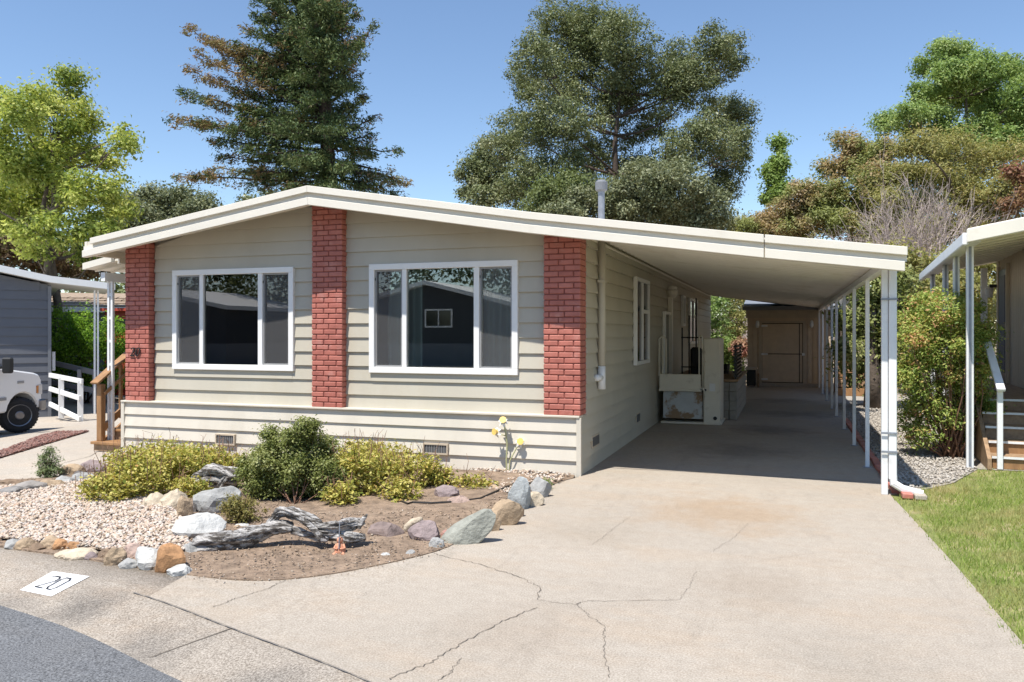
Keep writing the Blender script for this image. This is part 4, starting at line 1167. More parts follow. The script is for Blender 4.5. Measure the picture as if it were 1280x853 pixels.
# ================================================================ LEFT-HAND NEIGHBOUR (turned away from the street)
NRZ = math.radians(50.7)
o_n = ong(63, 521)
def nlocal(p):                                                # world -> neighbour frame
    d = np.array(p) - np.array((o_n[0], o_n[1], o_n[2]))
    c, s_ = math.cos(NRZ), math.sin(NRZ)
    return np.array((d[0] * c + d[1] * s_, -d[0] * s_ + d[1] * c, d[2]))
gh = thing('grey_house', 'dark grey lap-sided home with white roof edge at the left', 'house', tuple(o_n), rz=NRZ)
T_n = float((o_n - np.array((0, 0, EYE))) @ FW)
H1 = (521 - 357) * T_n / 1000; H0 = (521 - 345) * T_n / 1000
MB().prism([(-8, -0.3), (0, -0.3), (0, H1), (-4, H1 + 0.85), (-8, H1)], 'y', 0.0, 12).build('wall', MT['grey_siding'], gh)
z = 0.0
while z < H1 + 0.7:
    xr = 0.0 if z < H1 - 0.2 else -(z + 0.2 - H1) / 0.2125
    v = [(-8, -0.03, z), (xr, -0.03, z), (xr, 0, z), (-8, 0, z), (-8, -0.006, z + 0.236), (xr, -0.006, z + 0.236), (xr, 0, z + 0.236), (-8, 0, z + 0.236)]
    MB().hexa(v).build('siding_board', MT['grey_siding'], gh)
    z += 0.236
MB().box(-0.06, 0.02, -0.04, -0.001, -0.3, H1 - 0.02).build('corner_trim', MT['far_siding'], gh)
MB().box(-1.52, -1.36, -0.06, 0, 0.4, 2.0).build('window', MT['white_trim'], gh)
def ghroof(x): return H1 + 0.06 - 0.2125 * x if x < 0 else H1 + 0.06 - 0.10 * x
xs = [-4, 0, 1.5]
v, f = [], []
for x in xs:
    for y, dz in ((-0.35, -0.0), (2.6, -0.0), (2.6, 0.17), (-0.35, 0.17)): v.append((x, y, ghroof(x) + dz ))
for i in range(2):
    for k in range(4): f.append((4 * i + k, 4 * i + (k + 1) % 4, 4 * i + 4 + (k + 1) % 4, 4 * i + 4 + k))
f += [(0, 1, 2, 3), (11, 10, 9, 8)]
MB().add(v, f).build('roof', MT['white_trim'], gh)
MB().hexa([(-4, 2.6, ghroof(-4) + .0), (0.3, 2.6, ghroof(0) - .03), (0.3, 12.3, ghroof(0) - .03), (-4, 12.3, ghroof(-4)), (-4, 2.6, ghroof(-4) + .16), (0.3, 2.6, ghroof(0) + .13), (0.3, 12.3, ghroof(0) + .13), (-4, 12.3, ghroof(-4) + .16)]).build('rear_roof', MT['white_trim'], gh)
MB().hexa([(-8.3, -0.35, H1), (-4.002, -0.35, ghroof(-4)), (-4.002, 12.3, ghroof(-4)), (-8.3, 12.3, H1), (-8.3, -0.35, H1 + .16), (-4.002, -0.35, ghroof(-4) + .17), (-4.002, 12.3, ghroof(-4) + .17), (-8.3, 12.3, H1 + .16)]).build('roof', MT['white_trim'], gh)
for y in (0.1,): 
    for x in (1.02, 1.10): MB().box(x, x + 0.045, y, y + 0.045, -0.3, H1 - 0.1).build('porch_post', MT['white_metal'], gh)
MB().box(0.05, 0.12, 0.2, 0.27, 1.2, 1.7).build('meter_box', MT['white_metal'], gh)
# white ramp railing
rr = thing('ramp_railing', 'white timber ramp railing in front of the grey house', 'railing', tuple(ong(90, 528)), rz=NRZ)
def rl(px, py, t): 
    d = at(px, py, t) - np.array(rr.location)
    c, s_ = math.cos(NRZ), math.sin(NRZ)
    return (d[0] * c + d[1] * s_, -d[0] * s_ + d[1] * c, d[2])
T_r = float((ong(101, 527) - np.array((0, 0, EYE))) @ FW)
for px, y0, y1, t in ((76.5, 472, 523, T_r + .5), (100.5, 476, 527, T_r)):
    a, b = rl(px, y1, t), rl(px, y0, t)
    MB().box(a[0] - .06, a[0] + .06, a[1] - .06, a[1] + .06, a[2], b[2]).build('post', MT['white_trim'], rr, bevel=0.005)
for (a, ya), (b, yb) in (((62, 469), (103, 477)), ((62, 486), (100, 498)), ((62, 505), (100, 524))):
    MB().bar(rl(a, ya, T_r + .8), rl(b, yb, T_r - .08), 0.05, 0.11).build('rail', MT['white_trim'], rr)
r3 = thing('grey_ramp_railing', 'grey timber ramp railing behind the white railing', 'railing', tuple(ong(96, 512)), rz=NRZ)
def rl3(px, py, t):
    d = at(px, py, t) - np.array(r3.location)
    c, s_ = math.cos(NRZ), math.sin(NRZ)
    return (d[0] * c + d[1] * s_, -d[0] * s_ + d[1] * c, d[2])
for (a, ya), (b, yb) in (((63, 453), (127, 468)), ((63, 478), (127, 490))):
    MB().bar(rl3(a, ya, 23), rl3(b, yb, 21.8), 0.06, 0.14).build('rail', MT['grey_rail'], r3)
for px, ya, yb in ((99, 462, 512), (118, 466, 516)):
    a, b = rl3(px, yb, 22.2), rl3(px, ya, 22.2)
    MB().box(a[0] - .05, a[0] + .05, a[1] - .05, a[1] + .05, a[2] - .1, b[2]).build('post', MT['grey_rail'], r3)
# far blue-grey house behind
fh_o = at(150, 500, 32); fh_o[2] = -0.5
fh = thing('bluegrey_house', 'blue-grey home with a brown tiled roof behind the hedge', 'house', tuple(fh_o), rz=math.radians(35))
MB().box(-9, 5, 0, 8, -0.2, 2.95).build('wall', MT['far_siding'], fh)
for i in range(12): MB().box(-9, 5, -0.02, -0.001, -0.1 + i * 0.25, 0.13 + i * 0.25).build('siding_board', MT['far_siding'], fh)
MB().box(-9.4, 5.3, -0.6, -0.45, 2.95, 3.15).build('fascia', MT['white_trim'], fh)
MB().prism([(-0.55, 3.16), (4, 3.9), (8.5, 3.1), (8.5, 3.0), (-0.45, 3.0)], 'x', -9.4, 5.3).build('roof', MT['shingle'], fh)
for k in range(4):
    for i in range(24):
        x = -9.4 + i * 0.62 + (0.3 if k % 2 else 0)
        if x < 4.6: MB().hexa([(x, -0.55 + k * .8, 3.17 + k * .13), (x + .56, -0.55 + k * .8, 3.17 + k * .13), (x + .56, 0.2 + k * .8, 3.27 + k * .13), (x, 0.2 + k * .8, 3.27 + k * .13),
                       (x, -0.55 + k * .8, 3.22 + k * .13), (x + .56, -0.55 + k * .8, 3.22 + k * .13), (x + .56, 0.2 + k * .8, 3.30 + k * .13), (x, 0.2 + k * .8, 3.30 + k * .13)]).build('shingle', MT['shingle'], fh)
p = at(152, 420, 26)
rs = thing('red_shed', 'red painted shed corner beyond the left brick column', 'shed', (p[0], p[1], -0.4))
MB().box(p[0] - .7, p[0] + 1.2, p[1], p[1] + 1.5, -0.4, 2.35).build('wall', MT['red_paint'], rs)
MB().box(p[0] - .8, p[0] + 1.3, p[1] - .1, p[1] + 1.6, 2.352, 2.45).build('roof', MT['red_paint'], rs)
MB().box(p[0] - .35, p[0] + .3, p[1] - .02, p[1] - .001, 1.7, 2.1).build('window', MT['car_glass'], rs)

sheet('far_pale_sheet', [(-62, -33), (4, -33), (4, -13), (-62, -13)], -0.04, MT['walk'], 'pale concrete sheet added across the street to lighten the window reflections')  # added pale ground, brightens what the front panes mirror
# houses across the street (seen mirrored in the panes)
def far_house(x0, x1, Y, z1, zp, label):
    h = thing('charcoal_house', label, 'house', ((x0 + x1) / 2, Y, 0), 'homes across the street')
    xm = (x0 + x1) / 2
    MB().prism([(x0, 0.9), (x1, 0.9), (x1, z1), (xm, zp), (x0, z1)], 'y', Y - 10, Y).build('wall', MT['dark_siding'], h)
    MB().box(x0 - .03, x1 + .03, Y - 10.03, Y + .05, -0.75, 0.898).build('skirting', MT['far_siding'], h)
    for s_ in (-1, 1):
        a, b = (x0 - .6, xm) if s_ < 0 else (xm, x1 + .6)
        za, zb = (z1 - .1, zp) if s_ < 0 else (zp, z1 - .1)
        MB().hexa([(a, Y - 10.3, za), (b, Y - 10.3, zb), (b, Y + .7, zb), (a, Y + .7, za), (a, Y - 10.3, za + .28), (b, Y - 10.3, zb + .28), (b, Y + .7, zb + .28), (a, Y + .7, za + .28)]).build('roof', MT['white_trim'], h)
    w = MB().box(xm - .2, xm + 1.9, Y + .002, Y + .08, 2.0, 3.3).build('window', MT['white_trim'], h)
    for a, b in ((xm - .08, xm + .8), (xm + .9, xm + 1.78)): MB().box(a, b, Y + .081, Y + .09, 2.12, 3.18).build('pane', MT['car_glass'], w)
far_house(-30, -17.5, -33, 3.4, 5.0, 'charcoal gabled home mirrored in the right front window')
far_house(-50, -36, -27, 3.3, 4.6, 'charcoal gabled home mirrored in the left front window')

# ================================================================ PARKED TRUCK
wc = ong(32, 541)
tk_o = (wc[0], wc[1], wc[2])
tk = thing('pickup_truck', 'white pickup truck parked in the neighbouring driveway, front end showing', 'truck', tk_o, rz=NRZ + math.radians(52))
WR = 0.37
def arch(cx, r, z0, n=10):
    return [(cx + r * math.cos(a), WR + r * math.sin(a)) for a in np.linspace(math.pi - 0.45 + 0.25, 0.2 - 0.0, n)]
ar1 = [(x, z) for x, z in arch(-3.55, 0.47, 0)]
ar2 = [(x, z) for x, z in arch(0.0, 0.47, 0)]
low = [(-4.6, 0.55)] + ar1 + ar2 + [(0.52, 0.48), (0.58, 0.62), (0.57, 1.08), (0.50, 1.19), (0.35, 1.24), (-0.75, 1.40), (-0.8, 1.34), (-4.6, 1.32)]
b = MB().prism(low, 'y', 0.06, 1.88).build('body', MT['car_paint'], tk, bevel=0.035)
MB().prism([(-2.65, 1.28), (-0.75, 1.34), (-1.25, 1.90), (-2.5, 1.92)], 'y', 0.16, 1.78).build('cab', MT['car_paint'], tk, bevel=0.06)
MB().prism([(-1.62, 1.28), (-0.92, 1.29), (-1.30, 1.74), (-1.62, 1.76)], 'y', 0.145, 0.165).build('side_window', MT['car_glass'], tk)
MB().prism([(-2.5, 1.28), (-1.70, 1.28), (-1.70, 1.76), (-2.45, 1.77)], 'y', 0.145, 0.165).build('side_window', MT['car_glass'], tk)
dm = MB().box(-1.72, -0.66, 0.050, 0.062, 0.52, 1.22).build('door', MT['car_paint'], tk, bevel=0.005)
MB().box(-1.64, -1.46, 0.025, 0.049, 1.06, 1.10).build('handle', MT['black'], dm)
MB().box(-4.5, -0.5, 0.035, 0.06, 0.72, 0.78).build('side_moulding', MT['grey_rail'], tk)
MB().box(0.48, 0.68, 0.02, 1.92, 0.42, 0.66).build('bumper', MT['rim'], tk, bevel=0.03)
MB().box(0.42, 0.595, 0.052, 0.40, 0.76, 1.0).build('headlight', MT['lamp_glass'], tk, bevel=0.02)
MB().box(0.42, 0.595, 1.54, 1.888, 0.76, 1.0).build('headlight', MT['lamp_glass'], tk, bevel=0.02)
MB().box(0.40, 0.46, 0.048, 0.062, 0.80, 0.96).build('side_marker', MT['amber'], tk)
MB().box(0.56, 0.60, 0.45, 1.5, 0.72, 1.0).build('grille', MT['black'], tk)
MB().box(-0.16, 0.02, 0.048, 0.061, 1.04, 1.09).build('fender_badge', MT['gasket'], tk)
mr = MB().box(-0.70, -0.60, -0.22, 0.0, 1.28, 1.60).build('mirror', MT['black'], tk, bevel=0.03)
MB().bar((-0.66, -0.02, 1.40), (-0.85, 0.2, 1.36), 0.05, 0.05).build('mirror_arm', MT['black'], mr)
MB().tube([(-0.6, 0.3, 1.24), (-0.68, 0.28, 1.75)], 0.006, 5).build('aerial', MT['black'], tk)
for cx in (0.0, -3.55):
    for cy, sg in ((0.17, -1), (1.77, 1)):
        y0 = -0.12
        w = MB().lathe([(0.20, y0), (0.31, y0), (0.355, y0 + 0.025), (WR, y0 + 0.06), (WR, y0 + 0.19), (0.355, y0 + 0.225), (0.31, y0 + 0.25), (0.20, y0 + 0.25)], (0, 0, WR), 36, 'y').build('wheel', MT['tyre'], tk)
        w.location = (cx, cy, 0)
        if cx == 0.0: w.rotation_euler.z = -math.radians(38)
        ye = y0 - 0.012 if sg < 0 else y0 + 0.262
        MB().lathe([(0.225, ye + 0.02), (0.23, ye), (0.20, ye + sg * -0.02), (0.15, ye + sg * -0.07), (0.10, ye + sg * -0.02), (0.07, ye)], (0, 0, WR), 24, 'y').build('rim', MT['rim'], w)
        for k in range(8):
            a = k * math.pi / 4
            MB().lathe([(0.030, ye - sg * 0.040 - 0.006), (0.030, ye - sg * 0.040 + 0.006)], (0.165 * math.cos(a), 0, WR + 0.165 * math.sin(a)), 8, 'y').build('rim_hole', MT['black'], w)
        for k in range(36):
            a = k * math.pi / 18
            c_, s_ = math.cos(a), math.sin(a)
            MB().bar((WR * c_ * 1.0, y0 + 0.05, WR + WR * s_), (WR * c_, y0 + 0.20, WR + WR * s_), 0.03, 0.016, up=(c_, 0, s_)).build('tread_block', MT['tyre'], w)
MB().box(-4.4, 0.45, 0.3, 1.6, 0.35, 0.54).build('chassis', MT['black'], tk)

# ================================================================ PLANTS
def leaf_quads(P, size, r, up=0.35, asp=0.5, dirs=None, smin=0.6, cen=None):
    n = len(P)
    nn = r.normal(0, 0.62, (n, 3)); nn[:, 2] += 0.45 + up * 0.8
    if cen is not None:
        o_ = P - cen; o_ /= np.linalg.norm(o_, axis=1)[:, None] + 1e-6
        nn += o_ * 0.75
    nn /= np.linalg.norm(nn, axis=1)[:, None]
    a = r.normal(0, 1, (n, 3)) if dirs is None else dirs + r.normal(0, 0.35, (n, 3))
    a -= nn * (a * nn).sum(1)[:, None]
    a /= np.linalg.norm(a, axis=1)[:, None] + 1e-9
    b = np.cross(nn, a)
    s = (size * r.uniform(smin, 1.3, n))[:, None]
    fold = nn * s * 0.10
    V = np.stack((P - a * s * .5, P + b * s * asp * .5 + a * s * .05 + fold, P + a * s * .5, P - b * s * asp * .5 + a * s * .05 + fold), 1)
    return V.reshape(-1, 3), np.arange(4 * n).reshape(-1, 4)

def blob_points(blobs, n, pr, r, fill=0.5, loose=0.13):
    """blobs: (centre, (rr, rf, rz)); leaves gathered in soft sprays round twig ends, some strewn between -> points"""
    cs, vol = [], []
    for c, rad in blobs:
        k = max(4, int(rad[0] * rad[2] / (pr * pr) * 4.5))
        d = r.normal(0, 1, (k, 3)); d /= np.linalg.norm(d, axis=1)[:, None]
        d *= (r.uniform(fill ** 2, 1.0, k) ** 0.5)[:, None]
        inn = r.uniform(0, 1, k) < 0.22
        d[inn] *= r.uniform(0.15, 0.9, inn.sum())[:, None]
        d *= (1 + r.normal(0, 0.10, k))[:, None]
        cs.append(np.array(c)[None] + RT[None] * (d[:, :1] * rad[0]) + FW[None] * (d[:, 1:2] * rad[1]) + UP[None] * (d[:, 2:3] * rad[2]))
        vol.append(rad[0] * rad[2])
    C = np.vstack(cs); m = len(C)
    sz = pr * r.uniform(0.5, 1.5, m)
    w = sz ** 2.0 * r.uniform(0.1, 1.3, m); w /= w.sum()
    idx = r.choice(m, n, p=w)
    P = C[idx] + r.normal(0, 0.5, (n, 3)) * sz[idx][:, None] * np.array((1.1, 1.1, 0.75))
    vol = np.array(vol); k = int(n * loose)
    bi = r.choice(len(blobs), k, p=vol / vol.sum())
    d = r.normal(0, 1, (k, 3)); d /= np.linalg.norm(d, axis=1)[:, None]; d *= (r.uniform(0.05, 1.15, k) ** 0.45)[:, None]
    cc = np.array([blobs[b][0] for b in bi]); rr = np.array([blobs[b][1] for b in bi])
    P[:k] = cc + RT * (d[:, :1] * rr[:, :1]) + FW * (d[:, 1:2] * rr[:, 1:2]) + UP * (d[:, 2:3] * rr[:, 2:3])
    return P, C, idx

def px_blobs(lst, t, r, spread):
    out = []
    for b in lst:
        px, py, rx, ry = b[:4]
        tt = t + (b[4] if len(b) > 4 else r.uniform(-1, 1) * spread)
        c = at(px, py, tt); k = tt / FOC
        out.append((c, (rx * k, (rx + ry) / 2 * k * 1.1, ry * k)))
    return out

def limb(mb, a, b, r0, r1, r, sag=0.15, seg=6, n=6):
    a, b = np.array(a), np.array(b); L = np.linalg.norm(b - a)
    j = r.normal(0, 0.05 * L, 3)
    pts = [a + (b - a) * t + np.array((0, 0, 1)) * (math.sin(math.pi * t) * -sag * L * 0.5) + j * math.sin(math.pi * t) for t in np.linspace(0, 1, n)]
    mb.tube(pts, list(np.linspace(r0, r1, n)), seg, cap=True)

def tree(name, label, cat, px, t, blobs, leaf, n, pr, mat, seed, trunk_r=0.25, bark='bark', spread=2.0, up=0.35, asp=0.5, group=None, fork=0.35, extra=(), trunks=None, grow=1.12, loose=0.14):
    r = np.random.default_rng(seed)
    B = [(c, tuple(q * grow for q in rad)) for c, rad in px_blobs(blobs, t, r, spread)]
    base = at(px, HOR, t); base[2] = gz(base[0]) - 0.1
    root = thing(name, label, cat, tuple(base), group)
    top = max(c[2] for c, _ in B)
    cen = np.mean([c for c, _ in B], 0)
    mb = MB()
    trs = trunks or [(px, None)]
    forks = []
    for k, (tpx, tilt) in enumerate(trs):
        b0 = at(tpx, HOR, t + k * 0.5); b0[2] = base[2]
        f = b0.copy(); f[2] = base[2] + (top - base[2]) * fork
        f[:2] += (cen[:2] - b0[:2]) * 0.12
        topp = f.copy(); topp[2] = base[2] + (top - base[2]) * 0.86; topp[:2] += (cen[:2] - f[:2]) * 0.4
        pts = [b0, b0 * .5 + f * .5 + r.normal(0, .12, 3), f, f * .5 + topp * .5 + r.normal(0, .3, 3), topp]
        mb.tube(pts, [trunk_r * 1.15, trunk_r, trunk_r * .8, trunk_r * .45, trunk_r * .1], 9)
        forks.append(pts)
    for c, rad in B:
        pts = forks[r.integers(len(forks))]
        cand = [pts[2] + (pts[4] - pts[2]) * q for q in np.linspace(0, 0.9, 8)]
        cand = [q for q in cand if q[2] < c[2] - 0.2] or [pts[2] * .5 + pts[1] * .5]
        s0 = min(cand, key=lambda q: np.linalg.norm(q - c) + abs(c[2] - q[2] - np.linalg.norm((c - q)[:2]) * .6))
        limb(mb, s0, c, trunk_r * r.uniform(.22, .4), trunk_r * .08, r)
        for _ in range(4):
            d = r.normal(0, 1, 3); d /= np.linalg.norm(d)
            limb(mb, c * .75 + s0 * .25, c + d * np.array(rad)[[0, 1, 2]] * .85, trunk_r * .12, trunk_r * .03, r, 0.05, 4, 4)
    mb.build('trunk', MT[bark], root, smooth=True, fix=False)
    P, C, idx = blob_points(B, n, pr, r, loose=loose)
    V, Fq = leaf_quads(P, leaf, r, up, asp, cen=C[idx])
    pt = r.normal(0, 0.16, len(C))
    tint = np.clip(0.5 + pt[idx] + r.normal(0, 0.2, n), 0, 1)
    npmesh('crown', V, Fq, tint, mat, root)
    return root

LM = {}
LM['maple'] = leafmat('maple_leaf', [(0.13, 0.19, 0.045), (0.25, 0.31, 0.07), (0.38, 0.42, 0.11), (0.52, 0.53, 0.19)], trans=0.35)
LM['oak'] = leafmat('oak_leaf', [(0.08, 0.102, 0.041), (0.138, 0.167, 0.072), (0.21, 0.239, 0.123), (0.319, 0.334, 0.203)], 0.4, trans=0.18)
LM['grey_oak'] = leafmat('grey_oak_leaf', [(0.094, 0.112, 0.056), (0.15, 0.175, 0.094), (0.225, 0.244, 0.144), (0.325, 0.338, 0.213)], 0.45, trans=0.2)
LM['green'] = leafmat('green_leaf', [(0.11, 0.17, 0.045), (0.18, 0.27, 0.08), (0.28, 0.37, 0.13), (0.38, 0.45, 0.20)], 0.45, trans=0.3)
LM['mid'] = leafmat('mid_green_leaf', [(0.08, 0.11, 0.04), (0.13, 0.165, 0.06), (0.19, 0.23, 0.10), (0.26, 0.29, 0.15)], 0.45, trans=0.25)
LM['bright'] = leafmat('bright_leaf', [(0.12, 0.19, 0.05), (0.20, 0.29, 0.08), (0.29, 0.37, 0.12)], trans=0.33)
LM['olive'] = leafmat('olive_leaf', [(0.15, 0.15, 0.05), (0.23, 0.235, 0.085), (0.32, 0.315, 0.12), (0.38, 0.31, 0.15)], trans=0.3)
LM['autumn'] = leafmat('autumn_leaf', [(0.19, 0.18, 0.075), (0.29, 0.24, 0.115), (0.40, 0.28, 0.16), (0.46, 0.38, 0.26)], trans=0.28, patch=(0.24, 0.27, 0.10), patch_scale=0.8, plo=0.42, phi=0.54)
LM['red'] = leafmat('red_leaf', [(0.20, 0.17, 0.07), (0.27, 0.17, 0.10), (0.30, 0.13, 0.11)], trans=0.3)
LM['brown'] = leafmat('brown_leaf', [(0.072, 0.054, 0.03), (0.132, 0.09, 0.054), (0.12, 0.12, 0.048)], trans=0.2)
LM['cedar'] = leafmat('cedar_spray', [(0.043, 0.074, 0.034), (0.081, 0.121, 0.047), (0.135, 0.176, 0.074), (0.216, 0.23, 0.108)], 0.55, trans=0.12)
LM['cedar_dry'] = leafmat('dry_cedar_spray', [(0.161, 0.115, 0.063), (0.276, 0.184, 0.109), (0.23, 0.218, 0.092), (0.345, 0.253, 0.161)], 0.6, trans=0.15)
LM['cypress'] = leafmat('hedge_leaf', [(0.075, 0.165, 0.018), (0.15, 0.285, 0.03), (0.255, 0.405, 0.053)], trans=0.25)
LM['bush'] = leafmat('bush_leaf', [(0.08, 0.10, 0.025), (0.15, 0.18, 0.05), (0.24, 0.265, 0.09), (0.36, 0.37, 0.18)], 0.5, trans=0.22)
LM['cover'] = leafmat('groundcover_leaf', [(0.132, 0.176, 0.033), (0.275, 0.286, 0.061), (0.462, 0.418, 0.11), (0.572, 0.517, 0.187), (0.44, 0.264, 0.088)], 0.5, trans=0.25)
LM['heather'] = leafmat('heather_leaf', [(0.144, 0.12, 0.048), (0.216, 0.204, 0.06), (0.3, 0.228, 0.096)], trans=0.2)
LM['juniper'] = leafmat('juniper_leaf', [(0.096, 0.132, 0.06), (0.168, 0.216, 0.096), (0.264, 0.312, 0.156)], trans=0.15)
LM['nandina'] = leafmat('nandina_leaf', [(0.121, 0.189, 0.041), (0.243, 0.324, 0.081), (0.405, 0.446, 0.135), (0.54, 0.284, 0.162)], trans=0.3)
LM['flower'] = leafmat('pink_flower', [(0.30, 0.20, 0.12), (0.42, 0.20, 0.17), (0.45, 0.28, 0.2)], trans=0.2)

# ---- trees on the left
tree('maple_tree', 'yellow-green maple tree with two dark trunks left of the home', 'tree', 56, 27,
     [(85, 112, 16, 24), (66, 150, 34, 30), (108, 148, 20, 20), (30, 140, 25, 32), (10, 128, 14, 25), (90, 190, 36, 26), (40, 200, 38, 32), (4, 195, 20, 40), (-20, 160, 25, 40),
      (126, 200, 18, 14), (148, 178, 14, 16), (158, 165, 7, 9), (60, 245, 48, 28), (112, 240, 34, 22), (14, 262, 30, 30), (150, 258, 20, 22), (126, 285, 24, 22), (60, 288, 38, 20),
      (100, 310, 26, 14), (45, 318, 16, 8), (-25, 240, 30, 40), (150, 225, 12, 12)], 0.15, 50000, 0.34, LM['maple'], 21, 0.17, 'bark', 2.2, fork=0.3, trunks=[(52, 0), (72, 0)], grow=1.06, loose=0.1)
tree('brown_tree', 'dark brownish tree low behind the maple', 'tree', 20, 40,
     [(0, 300, 40, 30), (40, 318, 40, 22), (-40, 310, 40, 40), (90, 330, 40, 18), (130, 325, 30, 22)], 0.22, 18000, 0.6, LM['brown'], 22, 0.2, 'dark_bark', 2)
tree('round_oak', 'rounded grey-green oak crown between the maple and the conifer', 'tree', 215, 56,
     [(190, 258, 30, 24), (225, 252, 30, 19), (250, 264, 20, 14), (172, 275, 24, 20), (205, 285, 60, 20)], 0.24, 26000, 0.6, LM['grey_oak'], 23, 0.35, 'bark', 2.5)
tree('small_oak', 'two small green treetops just above the roof ridge left of the conifer', 'tree', 330, 60,
     [(308, 250, 14, 7), (345, 243, 13, 6), (330, 262, 40, 12)], 0.25, 3500, 0.5, LM['oak'], 24, 0.2, 'bark', 2)

# ---- the conifer
def conifer():
    r = np.random.default_rng(31); T = 33.0
    base = at(418, HOR, T); base[2] = -0.6
    root = thing('cedar_tree', 'tall dark cedar with drooping branches and dry brown left tips', 'tree', tuple(base))
    def trunk(py): return at(np.interp(py, [-60, 60, 250, 560], [392, 402, 413, 419]), py, T)
    mb = MB()
    ys = [575, 420, 250, 150, 60, -20, -70]
    mb.tube([trunk(y) for y in ys], [0.45, 0.42, 0.34, 0.27, 0.19, 0.10, 0.03], 10)
    tips = [  # trunk y, tip px, tip py, dry
        (118, 236, 34, 1), (128, 262, 46, .8), (150, 231, 82, .9), (138, 250, 68, .9), (165, 228, 112, .3), (172, 214, 146, .6), (178, 240, 150, .3), (222, 222, 217, .7), (205, 274, 192, .3), (215, 258, 212, .5),
        (75, 312, 12, .1), (70, 300, 30, .3), (95, 292, 52, .3), (55, 318, -6, .1), (30, 345, -30, 0), (110, 275, 70, .5), (40, 330, -18, 0), (235, 310, 228, .1), (240, 350, 232, .1), (195, 262, 172, .3),
        (95, 470, 30, .4), (85, 452, 42, .2), (112, 455, 64, .3), (125, 450, 92, .1), (110, 440, 84, .1), (175, 478, 141, .4), (190, 500, 188, .2), (200, 512, 226, .3), (215, 508, 242, .1), (180, 470, 165, .2),
        (60, 425, 18, .3), (20, 430, -6, .4), (0, 415, -30, .2), (-10, 380, -45, 0), (225, 470, 238, 0), (205, 488, 215, .3), (150, 445, 128, 0), (160, 455, 120, .1),
        (140, 285, 108, .1), (155, 300, 128, 0), (170, 285, 160, 0), (185, 300, 185, 0), (130, 310, 85, .1), (120, 320, 60, .1), (100, 335, 40, 0), (85, 350, 20, 0), (190, 330, 200, 0), (165, 345, 150, 0),
        (145, 350, 110, 0), (200, 350, 215, 0), (120, 365, 70, 0), (230, 385, 240, 0), (235, 440, 240, 0), (210, 445, 200, 0), (60, 372, 0, 0), (40, 360, -25, 0), (175, 300, 145, 0), (160, 270, 130, .2)]
    tips += [(60, 335, -8, 0), (70, 345, 8, 0), (50, 355, -12, .1), (40, 440, 0, .2), (55, 445, 12, .2), (70, 440, 30, .1), (80, 435, 50, .1), (90, 325, 30, .1), (75, 330, 15, .1), (20, 420, -20, .2), (30, 370, -30, 0), (100, 300, 60, .3), (110, 310, 75, .2), (25, 390, -30, 0), (45, 425, 5, .2), (65, 375, 20, 0), (35, 405, -20, 0)]
    LP, LD, LT, DP, DD, DT = [], [], [], [], [], []
    def spray(c, d, k, rad, dry):
        off = r.normal(0, rad, (k, 3)) * np.array((1, 1, .55)); off[:, 2] -= np.abs(r.normal(0, rad * .55, k))
        dr = np.tile(np.array(d)[None], (k, 1)) * .8 + np.array((0, 0, -0.75)) + r.normal(0, .5, (k, 3))
        isd = r.uniform(0, 1) < dry
        (DP if isd else LP).append(c + off); (DD if isd else LD).append(dr); (DT if isd else LT).append(np.clip(r.normal(.45, .12) + r.normal(0, .2, k), 0, 1))
    for it in range(2):
        for ty, tx, tyy, dry in tips:
            dt = r.uniform(-1, 1) * (2.2 if it == 0 else 4.0)
            if it == 1:
                tx = tx + (405 - tx) * r.uniform(.35, .75); tyy = tyy + (ty - tyy) * r.uniform(.1, .5) + r.uniform(-8, 10); dry *= .3
            a = trunk(ty + (r.uniform(-8, 8))); b = at(tx, tyy, T + dt * (.5 if it == 0 else 1))
            n = 9; L = np.linalg.norm(b - a)
            up_ = (b[2] - a[2]) > 0.4 * np.linalg.norm((b - a)[:2])
            pts = [a + (b - a) * q + np.array((0, 0, -1)) * math.sin(math.pi * q) * L * (.05 if up_ else .02) * 1.0 + r.normal(0, .05, 3) for q in np.linspace(0, 1, n)]
            mb.tube(pts, list(np.linspace(.075, .012, n)), 5)
            d0 = (b - a) / L
            side = np.cross(d0, UP); side /= np.linalg.norm(side)
            m = int(L * 6.5)
            for q in r.uniform(.16, 1.0, m) ** .8:
                c = a + (b - a) * q
                w = (1 - abs(q - .4)) * L * .085 + .08
                sd = r.choice((-1, 1)) * r.uniform(.2, 1) * w
                c2 = c + side * sd + d0 * abs(sd) * .6 + UP * r.normal(-.08, .12)
                if r.uniform() < .4: mb.tube([c, c2], [.016, .006], 3, cap=False)
                spray(c2, d0 + side * np.sign(sd) * .6, 32, .12 + .10 * (1 - q), dry * (q > .4) * 1.2)
    for ty in range(-10, 246, 15):                              # boughs reaching towards the street
        a = trunk(ty); t0 = trunk(ty)
        w_ = np.interp(ty, [-10, 240], [25, 62])
        b = at(float(np.interp(ty, [-60, 60, 250], [392, 402, 413])) + r.uniform(-w_, w_), ty + r.uniform(-4, 22), T - r.uniform(1.4, 3.4))
        L = np.linalg.norm(b - a); d0 = (b - a) / L; side = np.cross(d0, UP); side /= np.linalg.norm(side)
        mb.tube([a, a * .5 + b * .5 - UP * .05, b], [.06, .04, .012], 5)
        for q in r.uniform(.3, 1.0, int(L * 7)):
            sd = r.normal(0, .28)
            spray(a + (b - a) * q + side * sd, d0 + side * np.sign(sd) * .6, 32, .16, 0)
    mb.build('trunk', MT['dark_bark'], root, smooth=True, fix=False)
